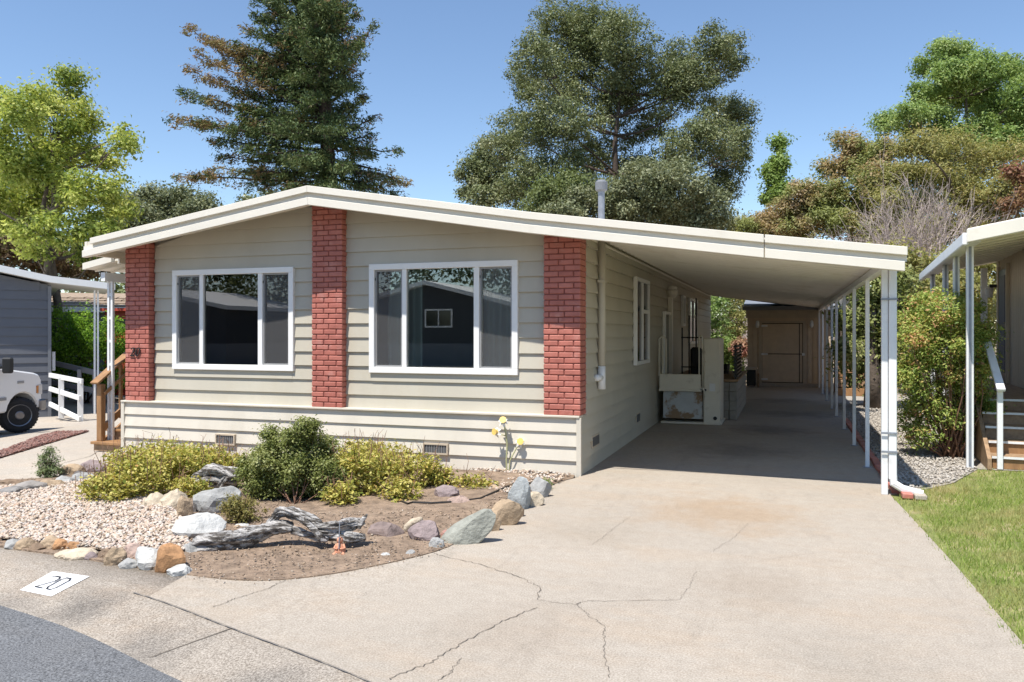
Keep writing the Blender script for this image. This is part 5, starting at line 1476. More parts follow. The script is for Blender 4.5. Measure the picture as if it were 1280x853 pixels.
    for nm, PP, DD_, TT, mat in (('crown', LP, LD, LT, LM['cedar']), ('dry_sprays', DP, DD, DT, LM['cedar_dry'])):
        P, D, t = np.vstack(PP), np.vstack(DD_), np.concatenate(TT)
        V, Fq = leaf_quads(P, 0.17, r, .3, .30, D)
        o = npmesh(nm, V, Fq, t, mat, root)
        if nm == 'dry_sprays': o['label'] = 'dry brown cedar twigs'
conifer()

# ---- trees behind the home
tree('tall_oak', 'tall dark oak with open twin crown rising behind the roof', 'tree', 768, 46,
     [(700, 38, 36, 30), (742, 32, 34, 28), (668, 72, 26, 26), (655, 100, 16, 20), (720, 88, 44, 30), (780, 50, 30, 32), (792, 92, 30, 32), (690, 118, 36, 22),
      (893, 58, 22, 22), (918, 52, 12, 10), (922, 78, 8, 12), (850, 76, 24, 22), (868, 104, 30, 26), (838, 118, 26, 26), (905, 85, 12, 20),
      (904, 140, 26, 18), (922, 160, 16, 24), (884, 172, 32, 24), (906, 212, 24, 24), (852, 190, 30, 24), (925, 185, 12, 22), (895, 240, 20, 16),
      (760, 138, 34, 22), (700, 155, 40, 28), (650, 165, 30, 26), (632, 190, 24, 22), (812, 160, 26, 20), (752, 195, 40, 24), (692, 215, 36, 26), (655, 225, 26, 24), (815, 215, 36, 22), (730, 240, 40, 20), (775, 115, 20, 20), (735, 60, 20, 20)],
     0.16, 175000, 0.42, LM['oak'], 41, 0.30, 'dark_bark', 3.5, fork=0.42, grow=1.2, loose=0.2)
tree('slim_oak', 'slim grey-green oak at the left foot of the tall oak', 'tree', 618, 50,
     [(604, 196, 14, 14), (592, 222, 15, 20), (620, 222, 18, 22), (640, 240, 20, 16), (600, 245, 22, 12), (585, 240, 10, 14), (606, 180, 6, 8)], 0.19, 17000, 0.5, LM['oak'], 42, 0.16, 'dark_bark', 2)
tree('grey_oak', 'pale grey-green oak crown just above the carport roof', 'tree', 830, 38,
     [(790, 245, 40, 30), (840, 232, 40, 28), (880, 258, 32, 24), (740, 262, 36, 22), (830, 270, 60, 20), (700, 268, 30, 14), (860, 285, 40, 12), (800, 215, 22, 16), (905, 278, 10, 10)], 0.16, 52000, 0.45, LM['grey_oak'], 43, 0.25, 'bark', 2.2)
tree('leaning_tree', 'green tree in the middle of the tall oak, just left of the flue', 'tree', 690, 41,
     [(690, 245, 28, 18), (715, 235, 20, 16), (672, 258, 20, 12)], 0.16, 9000, 0.45, LM['mid'], 44, 0.18, 'bark', 1.5)

# ---- trees on the right
tree('slender_poplar', 'slender bright green treetop standing alone right of the carport roof', 'tree', 972, 44,
     [(974, 180, 6, 14), (976, 200, 9, 16), (969, 222, 11, 16), (978, 240, 12, 14), (962, 246, 10, 12)], 0.19, 8000, 0.4, LM['bright'], 51, 0.14, 'bark', 0.6)
tree('copper_tree', 'copper-leaved tree fading to green above the carport end', 'tree', 1065, 34,
     [(1058, 178, 16, 12), (1080, 200, 26, 20), (1052, 212, 22, 18), (1095, 225, 24, 20), (1040, 245, 30, 20), (1085, 255, 36, 22), (1050, 280, 36, 18), (1100, 285, 36, 18), (1100, 190, 16, 14), (1120, 215, 14, 14), (1090, 310, 30, 18)], 0.13, 58000, 0.34, LM['autumn'], 52, 0.18, 'bark', 1.8)
tree('russet_tree', 'lower russet tree left of the copper tree', 'tree', 1000, 36,
     [(1000, 238, 18, 12), (1018, 258, 22, 16), (985, 262, 24, 14), (960, 275, 20, 12), (1005, 282, 34, 14), (940, 285, 16, 10), (975, 290, 30, 12)], 0.13, 34000, 0.32, LM['autumn'], 53, 0.15, 'bark', 1.5)
tree('young_tree', 'pale young green tree low beside the grey oak crown', 'tree', 928, 40, [(925, 280, 14, 12), (940, 292, 16, 10), (918, 295, 14, 8)], 0.18, 2600, 0.4, LM['olive'], 54, 0.1, 'bark', 1.0)
tree('ash_tree', 'big fresh green tree at the upper right', 'tree', 1205, 42,
     [(1192, 68, 22, 16), (1160, 82, 16, 8), (1225, 85, 24, 16), (1196, 95, 34, 16), (1250, 95, 24, 18), (1270, 80, 10, 12), (1165, 118, 26, 12), (1215, 125, 36, 18), (1130, 145, 22, 12), (1112, 152, 12, 10), (1160, 150, 30, 14),
      (1250, 140, 34, 22), (1282, 120, 20, 26), (1200, 165, 40, 16), (1255, 180, 36, 18), (1170, 60, 12, 8), (1300, 160, 30, 40)], 0.16, 85000, 0.42, LM['green'], 55, 0.3, 'bark', 2.5)
tree('olive_tree', 'feathery olive-green tree in front of the big green tree', 'tree', 1190, 31,
     [(1190, 190, 42, 18), (1150, 185, 26, 18), (1235, 200, 36, 22), (1180, 222, 44, 18), (1140, 225, 26, 20), (1260, 235, 28, 26), (1210, 250, 40, 22), (1160, 260, 36, 22), (1250, 275, 36, 20), (1125, 255, 24, 24), (1130, 300, 40, 22), (1200, 290, 50, 22)],
     0.14, 60000, 0.4, LM['olive'], 56, 0.2, 'bark', 1.8, asp=0.35)
tree('red_leaf_tree', 'reddish-leaved tree at the right edge above the porch roof', 'tree', 1272, 27,
     [(1272, 218, 10, 12), (1284, 240, 12, 18), (1266, 256, 9, 10)], 0.13, 3200, 0.35, LM['red'], 57, 0.08, 'bark', 0.8)

def bare_shrub():
    r = np.random.default_rng(61); T = 25
    base = at(1150, HOR, T); base[2] = -0.05
    root = thing('bare_shrub', 'leafless grey-twigged shrub between the carport and the porch roof', 'shrub', tuple(base))
    mb = MB()
    def grow(a, d, L, rad, lev):
        b = a + d * L
        m = a * .5 + b * .5 + r.normal(0, .05 * L, 3)
        rad = max(rad, .006); mb.tube([a, m, b], [rad, rad * .8, rad * .6], 4 if lev < 2 else 3, cap=False)
        if lev >= 5: return
        for _ in range(3 if lev < 4 else 2):
            nd_ = d + r.normal(0, .42, 3) + UP * .12; nd_ /= np.linalg.norm(nd_)
            grow(a + (b - a) * r.uniform(.5, 1), nd_, L * r.uniform(.6, .82), rad * .55, lev + 1)
    for k in range(9):
        tgt = at(1105 + k * 11 + r.uniform(-6, 6), 245 + r.uniform(-25, 25), T + r.uniform(-1, 1))
        d = tgt - base; d /= np.linalg.norm(d)
        grow(base + r.normal(0, .25, 3) * (1, 1, 0), d, 2.5, .06, 0)
    mb.build('twigs', MT['twig'], root, fix=False)
bare_shrub()

# ---- hedges and shrubs
def shrub(name, label, cat, base, blobs, leaf, n, pr, mat, seed, stems=0, up=.4, asp=.55, group=None, stem='stem', stem_r=.012, kind=None, fill=.55):
    """blobs given in place: (centre xyz, (rr, rf, rz))"""
    r = np.random.default_rng(seed)
    root = thing(name, label, cat, tuple(base), group)
    if kind: root['kind'] = kind
    if stems:
        mb = MB()
        for _ in range(stems):
            c, rad = blobs[r.integers(len(blobs))]
            a = np.array(base) + r.normal(0, .35, 3) * (blobs[0][1][0] * .5, blobs[0][1][0] * .5, 0)
            limb(mb, a, np.array(c) + r.normal(0, .4, 3) * np.array(rad), stem_r * r.uniform(.6, 1.2), stem_r * .3, r, .0, 5, 5)
        mb.build('stems', MT[stem], root, smooth=True, fix=False)
    P, C, idx = blob_points(blobs, n, pr, r, fill)
    keep = P[:, 2] > gzv(P[:, 0]) + .01
    P, idx = P[keep], idx[keep]
    V, Fq = leaf_quads(P, leaf, r, up, asp, cen=C[idx])
    pt = r.normal(0, .15, len(C))
    npmesh('foliage', V, Fq, np.clip(.5 + pt[idx] + r.normal(0, .2, len(P)), 0, 1), mat, root)
    return root

r_ = np.random.default_rng(70)
hb = px_blobs([(78, 425, 20, 40), (105, 420, 22, 38), (130, 432, 20, 42), (90, 470, 30, 25), (125, 475, 26, 20), (150, 440, 16, 40), (66, 460, 12, 30)], 25, r_, .6)
b_ = at(105, 490, 25); b_[2] = gz(b_[0])
shrub('cypress_hedge', 'bright green clipped hedge behind the white ramp railing', 'hedge', b_, hb, .11, 16000, .28, LM['cypress'], 71, 5, up=.2, asp=.4, stem='dark_bark', stem_r=.04)

b_ = ong(1188, 572)
nbs = px_blobs([(1150, 395, 30, 22), (1185, 388, 34, 18), (1150, 430, 30, 30), (1190, 425, 32, 30), (1215, 410, 18, 34), (1140, 465, 22, 30), (1185, 468, 36, 26), (1215, 460, 18, 30), (1150, 500, 18, 24), (1205, 500, 22, 24), (1140, 520, 16, 22), (1150, 540, 16, 18), (1205, 535, 22, 22), (1178, 515, 24, 22), (1225, 500, 12, 36), (1225, 440, 12, 40), (1170, 372, 40, 8)], 10.7, np.random.default_rng(72), .3)
shrub('nandina_shrub', 'tall leafy shrub with reddish bare stems behind the porch post', 'shrub', b_, nbs, .052, 36000, .12, LM['nandina'], 73, 60, up=.6, asp=.42, stem_r=.014)

b_ = at(1090, 505, 17.5); b_[2] = 0
sb = px_blobs([(1060, 360, 16, 16), (1085, 365, 22, 22), (1112, 350, 20, 22), (1100, 395, 26, 22), (1070, 405, 20, 24), (1115, 430, 20, 26), (1060, 440, 16, 20), (1095, 450, 22, 22), (1128, 395, 14, 30), (1075, 475, 14, 14), (1120, 470, 14, 16)], 17.5, np.random.default_rng(74), .8)
shrub('evergreen_tree', 'dark green bushy tree with grey trunk behind the carport posts', 'tree', b_, sb, .10, 15000, .25, LM['bush'], 75, 8, stem='bark', stem_r=.06, up=.4)
mb = MB(); mb.tube([b_ + (0, 0, -.1), b_ + (0.03, 0, .7), b_ + (-.05, 0, 1.5), b_ + (0, 0, 2.2)], [.19, .16, .13, .09], 9); 
tr_ = mb.build('trunk', MT['bark'], bpy.data.objects['evergreen_tree'], smooth=True)
b_ = at(1180, 400, 21); b_[2] = 0
hb = px_blobs([(1120, 325, 26, 14), (1150, 335, 30, 16), (1185, 330, 30, 16), (1215, 325, 26, 18), (1150, 360, 40, 20), (1200, 360, 40, 22), (1245, 335, 26, 26), (1180, 400, 60, 30)], 21, np.random.default_rng(76), .8)
shrub('laurel_hedge', 'tall yellowish green hedge behind the neighbouring porch', 'hedge', b_, hb, .12, 14000, .3, LM['olive'], 77, 6, stem='bark', stem_r=.05)
# garden behind the home, in the gap beside the shed
for k, (px, py, rx, ry, t, mt, lab) in enumerate([(896, 405, 16, 52, 29, 'green', 'tall green shrub in the gap beside the back corner of the home'), (918, 395, 16, 46, 30, 'olive', 'yellowish shrub left of the shed roof'),
                                                  (912, 450, 18, 28, 28.5, 'bright', 'low fresh green shrub below the yellowish shrub by the shed'), (924, 436, 5, 7, 28, 'flower', 'pink flowering plant beside the shed wall')]):
    b_ = at(px, HOR, t); b_[2] = 0
    shrub('back_garden_shrub', lab, 'shrub', b_, px_blobs([(px, py - ry * .4, rx, ry * .5, 0), (px - rx * .4, py + ry * .3, rx * .7, ry * .5, .2), (px + rx * .4, py + ry * .3, rx * .7, ry * .5, -.2)], t, r_, 0), .10, 4500, .2, LM[mt], 80 + k, 6, stem='bark', stem_r=.02, group='shrubs behind the carport')
fe = thing('board_fence', 'weathered grey board fence behind the back garden shrubs', 'fence', (-2, 33, 0))
for i in range(46):
    x = -8 + i * .2
    MB().box(x, x + .185, 33, 33.03, 0, 2.3 + .03 * math.sin(i * 3.1)).build('board', MT['twig'], fe)
MB().box(-8, 1.2, 33.032, 33.08, 1.8, 1.9).build('rail', MT['twig'], fe)
pt_ = at(910, 478, 17); 
po = thing('patio_plant', 'dark green potted plant on the block landing beside the slatted railing', 'plant', (-1.25, 17.9, .76))
MB().lathe([(.09, .76), (.12, .96), (.13, .97)], (-1.25, 17.9, 0), 12).build('pot', MT['black'], po)
P = np.random.default_rng(5).normal(0, .1, (300, 3)) + (-1.25, 17.9, 1.12); V, Fq = leaf_quads(P, .07, np.random.default_rng(6)); npmesh('foliage', V, Fq, np.random.default_rng(6).uniform(0, 1, 300), LM['green'], po)
# far woods closing the horizon
wb = []
rw_ = np.random.default_rng(90)
for i in range(46):
    a = -62 + i * 2.6
    R_ = 66 + rw_.uniform(-5, 5)
    d = np.array((math.sin(math.radians(a - 15)), math.cos(math.radians(a - 15)), 0))
    h = rw_.uniform(3.2, 4.6)
    wb.append((d * R_ + UP * h * .7, (3.2, 3.0, h)))
P, C, idx = blob_points(wb, 60000, .9, rw_)
V, Fq = leaf_quads(P, .45, rw_, cen=C[idx])
o = npmesh('far_woods', V, Fq, np.clip(rw_.normal(.4, .25, len(P)), 0, 1), LM['oak']); props(o, 'far belt of dark green trees along the horizon', None, None, 'stuff')
# trees across the street (mirrored in the panes)
rr_ = np.random.default_rng(100); bl = []
for x, y, hh in ((-66, -44, 13), (-54, -48, 14), (-43, -42, 13), (-33, -50, 16), (-22, -48, 15), (-11, -46, 14), (-2, -50, 13)):
    bl += [(np.array((x, y, 0.)) + (rr_.uniform(-5.5, 5.5), rr_.uniform(-3, 3), hh * rr_.uniform(.2, 1)), (3.0, 2.6, 2.6)) for _ in range(14)]
P, C, idx = blob_points(bl, 45000, .9, rr_, loose=.25)
V, Fq = leaf_quads(P, .5, rr_, cen=C[idx])
o = npmesh('street_woods', V, Fq, np.clip(rr_.normal(.5, .25, len(P)), 0, 1), LM['oak']); props(o, 'belt of trees across the street mirrored in the front windows', None, None, 'stuff')

# ================================================================ FRONT GARDEN
def gblob(px, py, w, h, dz=0, depth=None):
    """mound standing on the bed: px centre, py base, width and height in photo pixels"""
    g = ong(px, py); t = float((g - np.array((0, 0, EYE))) @ FW); k = t / FOC
    return (g + UP * (h * k * .45 + dz), (w * k * .5, depth or w * k * .42, h * k * .55))
# clipped round bush
gb = ong(368, 634); tb = float(gb @ FW)
bl = px_blobs([(320, 590, 22, 30), (410, 600, 20, 28), (368, 572, 40, 34), (345, 590, 32, 34), (392, 588, 28, 36), (365, 600, 44, 24), (375, 550, 22, 18), (335, 568, 16, 22), (405, 565, 14, 20), (340, 545, 6, 10), (385, 535, 16, 12)], tb + .35, np.random.default_rng(120), .18)
shrub('round_bush', 'dense round dark green bush in the middle of the front bed', 'bush', gb, bl, .030, 52000, .07, LM['bush'], 121, 10, up=.5, stem='stem', stem_r=.009)
# yellowing ground cover, left and right of the bush
def cover(name, label, lst, n, seed):
    r = np.random.default_rng(seed)
    bl = [gblob(b[0], b[1], b[2] * 1.15, b[3] * 1.12) for b in lst]
    P, C, idx = blob_points(bl, n, .06, r, .5, .35)
    P = P[P[:, 2] > gzv(P[:, 0]) + .015]
    V, Fq = leaf_quads(P, .042, r, .7, .6)
    t = np.clip(.45 + r.normal(0, .10, len(C))[np.minimum(idx[:len(P)], len(C) - 1)] + r.normal(0, .22, len(P)), 0, 1)
    o = npmesh(name, V, Fq, t, LM['cover']); props(o, label, None, None, 'stuff')
    mb = MB()
    for _ in range(160):
        c, rad = bl[r.integers(len(bl))]
        q = np.array(c) + r.normal(0, .6, 3) * np.array(rad) * (1, 1, .3) + UP * rad[2]
        mb.tube([q - UP * (rad[2] * .8), q + r.normal(0, .03, 3), q + UP * r.uniform(0, .09) + r.normal(0, .04, 3)], [.004, .003, .002], 3, cap=False)
    mb.build('runner_stems', MT['stem'], o, fix=False)
cover('groundcover', 'yellowing leafy ground cover left of the round bush',
      [(135, 630, 60, 34), (170, 624, 70, 48), (215, 610, 80, 52), (262, 600, 70, 34), (190, 600, 60, 44), (160, 606, 50, 42), (290, 598, 40, 28), (125, 620, 40, 24), (235, 622, 50, 24), (240, 588, 80, 30)], 19000, 131)
cover('groundcover_right', 'yellowing leafy ground cover right of the round bush',
      [(440, 622, 60, 56), (480, 616, 60, 44), (520, 612, 55, 40), (455, 600, 70, 44), (425, 635, 36, 30), (500, 628, 50, 26), (545, 610, 36, 26), (410, 620, 30, 50), (590, 612, 50, 14), (470, 592, 80, 36)], 17000, 132)
for nm, lab, px, py, w, h, lf, n, mt, sd in (('juniper', 'tiny grey-green conifer by the walk among low rocks', 60, 599, 34, 40, .03, 2600, 'juniper', 141),
                                            ('heather_shrub', 'small brownish twiggy shrub before the round bush', 303, 656, 52, 44, .022, 4200, 'heather', 142)):
    g = ong(px, py); k = float(g @ FW) / FOC
    bl = [(g + UP * h * k * .3, (w * k * .42, w * k * .4, h * k * .3)), (g + UP * h * k * .62 + RT * w * k * .04, (w * k * .32, w * k * .3, h * k * .3)), (g + UP * h * k * .88, (w * k * .14, w * k * .14, h * k * .16))]
    if sd == 142: bl = [(g + UP * h * k * .35, (w * k * .48, w * k * .4, h * k * .4)), (g + UP * h * k * .5 - RT * w * k * .2, (w * k * .25, w * k * .25, h * k * .35))]
    shrub(nm, lab, 'shrub', g, bl, lf, n, .05, LM[mt], sd, 14, stem_r=.006, asp=.35 if sd == 141 else .5)
for px, py, s_ in ((684, 612, 1), (600, 604, 1.2), (270, 556, 1.0), (495, 548, 1.2)):
    g = ong(px, py)
    if s_ == 1 and px > 600:
        shrub('weed_tuft', 'small green weed tuft at the end of the driveway rocks', 'weed', g, [(g + UP * .05, (.06, .06, .06))], .05, 160, .03, LM['bright'], 150, 4, asp=.2, stem_r=.003)

# rocks
def rock(px, py, w, h, col, label, seed, flat=.8, rot=None, tilt=0.0):
    r = np.random.default_rng(seed)
    g = ong(px, py); k = float(g @ FW) / FOC
    a, b, c = w * k * .5, w * k * .5 * flat, h * k * .62
    g = g + FW * b * .6
    bm = bmesh.new(); bmesh.ops.create_icosphere(bm, subdivisions=3, radius=1)
    pl = [(lambda n: (n / np.linalg.norm(n), r.uniform(.62, .92)))(r.normal(0, 1, 3)) for _ in range(13)]
    o1, o2 = r.uniform(0, 9, 3), r.uniform(2.2, 3.4)
    for v in bm.verts:
        p = np.array(v.co)
        for n, d in pl:
            e = p @ n - d
            if e > 0: p = p - n * e * .92
        p = p * (1 + .05 * math.sin(p[0] * 5 * o2 + o1[0]) * math.sin(p[1] * 4 * o2 + o1[1]) + .03 * math.sin(p[2] * 9 * o2 + o1[2] + p[0] * 7))
        x, y, z = p[0] * a, p[1] * b, p[2] * c
        z = z + x * tilt
        v.co = Vector((RT[0] * x + FW[0] * y, RT[1] * x + FW[1] * y, z + c * .62))
    me = bpy.data.meshes.new('rock'); bm.to_mesh(me); bm.free()
    m = MT.get('rock_' + str(col)) 
    if m is None:
        m = M('rock_stone', col, .22, 9, .85, .8, 45, .012, dirt=sc(col, .6), dirt_scale=7, dirt_lo=.52, dirt_hi=.7); MT['rock_' + str(col)] = m
    o = link_mesh('rock', me, m, None, tuple(g + (0, 0, -.02)))
    props(o, label, 'rock', 'rocks in the front garden')
    return o
W, GY, CR, TN, OR, DK, BR, PU, GG, PK = (.50, .50, .48), (.33, .33, .32), (.52, .44, .33), (.38, .285, .19), (.42, .23, .11), (.13, .12, .12), (.22, .155, .105), (.27, .215, .21), (.30, .305, .265), (.50, .37, .31)
ROCKS = [
    (245, 676, 62, 34, W, 'large white quartz rock behind the end of the driftwood', .8), (266, 645, 58, 36, GY, 'large grey boulder in front of the weathered stump', .8),
    (192, 637, 32, 20, CR, 'cream rock at the foot of the left ground cover', .8), (214, 638, 30, 24, CR, 'cream rock next right of the one at the ground cover foot', .8), (229, 650, 18, 30, TN, 'upright tan stone left of the grey boulder', .8),
    (247, 644, 18, 14, DK, 'small dark stone under the grey boulder', .8),
    (14, 686, 22, 12, GY, 'grey kerb-side rock at the far left of the gravel', .7), (30, 687, 22, 14, TN, 'tan kerb-side rock second from the far left', .7), (44, 689, 18, 10, BR, 'low brown kerb-side rock third from the far left', .7),
    (57, 687, 26, 15, TN, 'wide tan kerb-side rock fourth from the far left', .7), (72, 689, 18, 14, OR, 'small orange kerb-side rock at the gravel edge', .7), (88, 690, 18, 12, OR, 'orange-brown kerb-side rock above the flat cream slabs', .7),
    (78, 697, 22, 10, CR, 'smaller flat cream slab on the kerb edge', .7), (96, 699, 34, 12, CR, 'larger flat cream slab on the kerb edge', .7), (113, 699, 16, 9, PU, 'reddish flat stone right of the cream slabs', .7), (131, 699, 22, 12, BR, 'dark brown kerb-side rock in the middle of the edge', .7),
    (141, 706, 24, 20, TN, 'olive-tan blocky rock on the kerb edge', .7), (163, 700, 24, 18, PK, 'pinkish rock behind the blocky kerb rocks', .7), (158, 710, 20, 12, GY, 'small blue-grey stone between tan and pale kerb rocks', .7),
    (182, 711, 34, 26, (.52, .52, .50), 'pale grey rock left of the orange block', .8), (208, 715, 36, 30, OR, 'rusty orange block rock on the kerb edge', .8), (222, 719, 30, 12, W, 'flat white stone right of the orange block', .7), (238, 694, 26, 15, GY, 'rounded grey stone touching the driftwood end', .7),
    (86, 596, 30, 15, TN, 'rounded tan rock right of the tiny conifer', .8), (111, 593, 32, 16, PU, 'dark porous rock by the walk', .8), (95, 599, 18, 10, DK, 'small dark blue-grey stone by the walk', .8), (60, 612, 28, 14, TN, 'tan rock below the tiny conifer', .8),
    (80, 607, 26, 12, GY, 'grey rock low right of the tiny conifer', .8), (101, 603, 30, 12, GY, 'flat grey rock under the dark porous rock', .8), (32, 617, 38, 14, (.27, .25, .23), 'flat grey-brown rock at the left end of the gravel', .8), (8, 622, 30, 14, (.24, .23, .22), 'dark flat rock at the left picture edge', .8), (8, 608, 28, 9, BR, 'low brown rock at the left picture edge by the walk', .8),
    (584, 680, 68, 33, GG, 'large grey-green slab leaning along the driveway', .35), (630, 657, 44, 33, TN, 'orange-brown slab behind the grey-green slab', .4), (612, 664, 26, 24, TN, 'small tan stone wedged between the two big slabs', .5), (650, 637, 28, 38, (.33, .35, .35), 'upright blue-grey stone by the driveway', .5),
    (664, 633, 28, 19, CR, 'low tan stone between the upright grey stones', .6), (676, 622, 27, 26, GY, 'grey stone nearest the house corner', .6), (648, 646, 14, 14, BR, 'small brown stone at the driveway edge', .6), (531, 678, 42, 26, PU, 'purplish rock left of the grey-green slab', .7),
    (545, 686, 18, 15, GY, 'small grey stone at the foot of the purplish rock', .7), (556, 672, 12, 11, (.35, .2, .17), 'small red stone between purplish rock and slab', .7), (482, 674, 48, 20, (.22, .17, .155), 'flat dark lava rock right of the driftwood', .8),
    (573, 634, 28, 14, PK, 'white and orange stone in front of the right ground cover', .7), (619, 615, 18, 9, TN, 'small tan stone in the gravel near the wall', .7), (637, 613, 13, 11, BR, 'small brown stone below the metal flowers', .7), (556, 626, 32, 18, PU, 'dusky rock beside the drip hose', .7),
    (481, 697, 12, 8, W, 'small white stone near the figurine', .7), (512, 694, 16, 8, GY, 'small grey stone near the driveway edge', .7), (514, 692, 9, 6, OR, 'tiny orange stone at the driveway edge', .7), (302, 662, 20, 9, W, 'small white brick-like stone behind the driftwood', .6), (296, 664, 11, 10, TN, 'small tan stone behind the driftwood', .7)]
for i, (px, py, w, h, c, lab, fl_) in enumerate(ROCKS):
    k_ = 1.25 if py > 680 and px < 235 else 1.15
    rock(px, py, w * k_, h * k_, c, lab, 200 + i, fl_, tilt=(.5 if fl_ < .45 else 0))
# curved tan stone
g = ong(516, 668); k = float(g @ FW) / FOC
cs = MB(); cs.tube([g + RT * (x * k) + UP * (z * k) for x, z in ((-9, 0), (-7, 9), (0, 15), (8, 18), (12, 19))], [4 * k, 4.6 * k, 4.6 * k, 4 * k, 3 * k], 10)
o = cs.build('rock', MT['rock_' + str(CR)], smooth=True, base=tuple(g)); props(o, 'curved tan stone arching behind the purplish rock', 'rock', 'rocks in the front garden')

# driftwood
def wood(pts, rad, seed, seg=56):
    r = np.random.default_rng(seed); ph = r.uniform(0, 6, 6)
    P = [np.array(p) for p in smooth3(pts, 7)]
    n = len(P); R_ = np.interp(np.linspace(0, 1, n), np.linspace(0, 1, len(rad)), rad)
    rk = np.repeat(r.normal(0, .11, seg // 2 + 1), 2)[:seg]
    def ridge(i, k):
        a = 2 * math.pi * k / seg; tw = i * .05
        return 1 + .16 * math.sin(3 * (a + tw) + ph[0]) + .10 * math.sin(7 * (a + tw * .7) + ph[1] + i * .12) - .13 * abs(math.sin(8.5 * (a + tw * 1.3) + ph[3] + .5 * math.sin(i * .3))) - abs(rk[(k + i // 9) % seg]) * 1.6 + r.normal(0, .03) + .07 * math.sin(i * .7 + ph[2] + 2 * a)
    return MB().tube(P, list(R_), seg, True, ridge)
def smooth3(pts, n):
    pts = [np.array(p, float) for p in pts]; out = []
    for i in range(len(pts) - 1):
        p0, p1, p2, p3 = pts[max(i - 1, 0)], pts[i], pts[i + 1], pts[min(i + 2, len(pts) - 1)]
        for k in range(n):
            t = k / n
            out.append(.5 * ((2 * p1) + (-p0 + p2) * t + (2 * p0 - 5 * p1 + 4 * p2 - p3) * t * t + (-p0 + 3 * p1 - 3 * p2 + p3) * t ** 3))
    return out + [pts[-1]]
tdw = float(ong(340, 690) @ FW); kd_ = tdw / FOC
dwp = lambda px, py, d=0.0: at(px, py, tdw + d)
dw = thing('driftwood', 'long grey weathered driftwood log lying in the front bed', 'driftwood', tuple(ong(340, 690)))
wood([dwp(243, 684), dwp(262, 679), dwp(290, 675), dwp(320, 668, .05), dwp(345, 660, .08), dwp(366, 660, .08)], [9 * kd_, 15 * kd_, 14 * kd_, 11 * kd_, 9 * kd_, 7 * kd_], 300).build('trunk', MT['drift'], dw, smooth=True)
wood([dwp(332, 664, .12), dwp(342, 650, .12), dwp(352, 640, .1), dwp(368, 642, .06), dwp(386, 652, .02), dwp(404, 668, 0), dwp(412, 672, 0)], [4 * kd_, 6 * kd_, 7.5 * kd_, 8 * kd_, 9 * kd_, 11 * kd_, 6 * kd_], 301).build('arched_limb', MT['drift'], dw, smooth=True)
wood([dwp(392, 660, .02), dwp(414, 660, .0), dwp(436, 656, .05), dwp(456, 652, .08)], [6 * kd_, 10 * kd_, 9 * kd_, 4 * kd_], 302).build('forked_end', MT['drift'], dw, smooth=True)
wood([dwp(410, 668, .02), dwp(436, 672, .0), dwp(456, 672, .05)], [8 * kd_, 8 * kd_, 5 * kd_], 303).build('forked_end', MT['drift'], dw, smooth=True)
wood([dwp(448, 660, .05), dwp(455, 648, .05), dwp(459, 643, .05)], [4 * kd_, 3 * kd_, 1 * kd_], 304, 12).build('splinter', MT['drift'], dw, smooth=True)
wood([dwp(366, 662, .08), dwp(385, 668, .06), dwp(400, 674, .03)], [6 * kd_, 5 * kd_, 4 * kd_], 305, 16).build('root', MT['drift'], dw, smooth=True)
# old stump
g = ong(270, 614); k = float(g @ FW) / FOC
st = thing('weathered_stump', 'weathered grey hollow stump behind the large grey boulder', 'stump', tuple(g))
wood([g - RT * 26 * k + UP * 8 * k, g - RT * 10 * k + UP * 18 * k, g + RT * 8 * k + UP * 19 * k, g + RT * 28 * k + UP * 17 * k], [9 * k, 15 * k, 16 * k, 12 * k], 310).build('burl', MT['drift'], st, smooth=True)
wood([g + RT * 8 * k + UP * 6 * k - FW * .05, g + RT * 18 * k + UP * 20 * k - FW * .05, g + RT * 29 * k + UP * 24 * k], [7 * k, 8 * k, 5 * k], 311).build('root', MT['drift'], st, smooth=True)
wood([g - RT * 28 * k + UP * 2 * k, g - RT * 18 * k + UP * 22 * k, g + RT * 0 * k + UP * 29 * k], [5 * k, 5 * k, 4 * k], 312).build('root', MT['drift'], st, smooth=True)

# drip hose
hp_ = [(488, 627), (510, 636), (516, 634), (540, 635), (575, 633), (600, 629), (620, 620), (640, 611), (655, 608), (664, 610)]
o = MB().tube([ong(*p) + UP * .045 for p in hp_], .011, 8).build('drip_hose', MT['hose'], base=tuple(ong(488, 627))); props(o, 'thin black drip hose lying across the soil', 'hose')

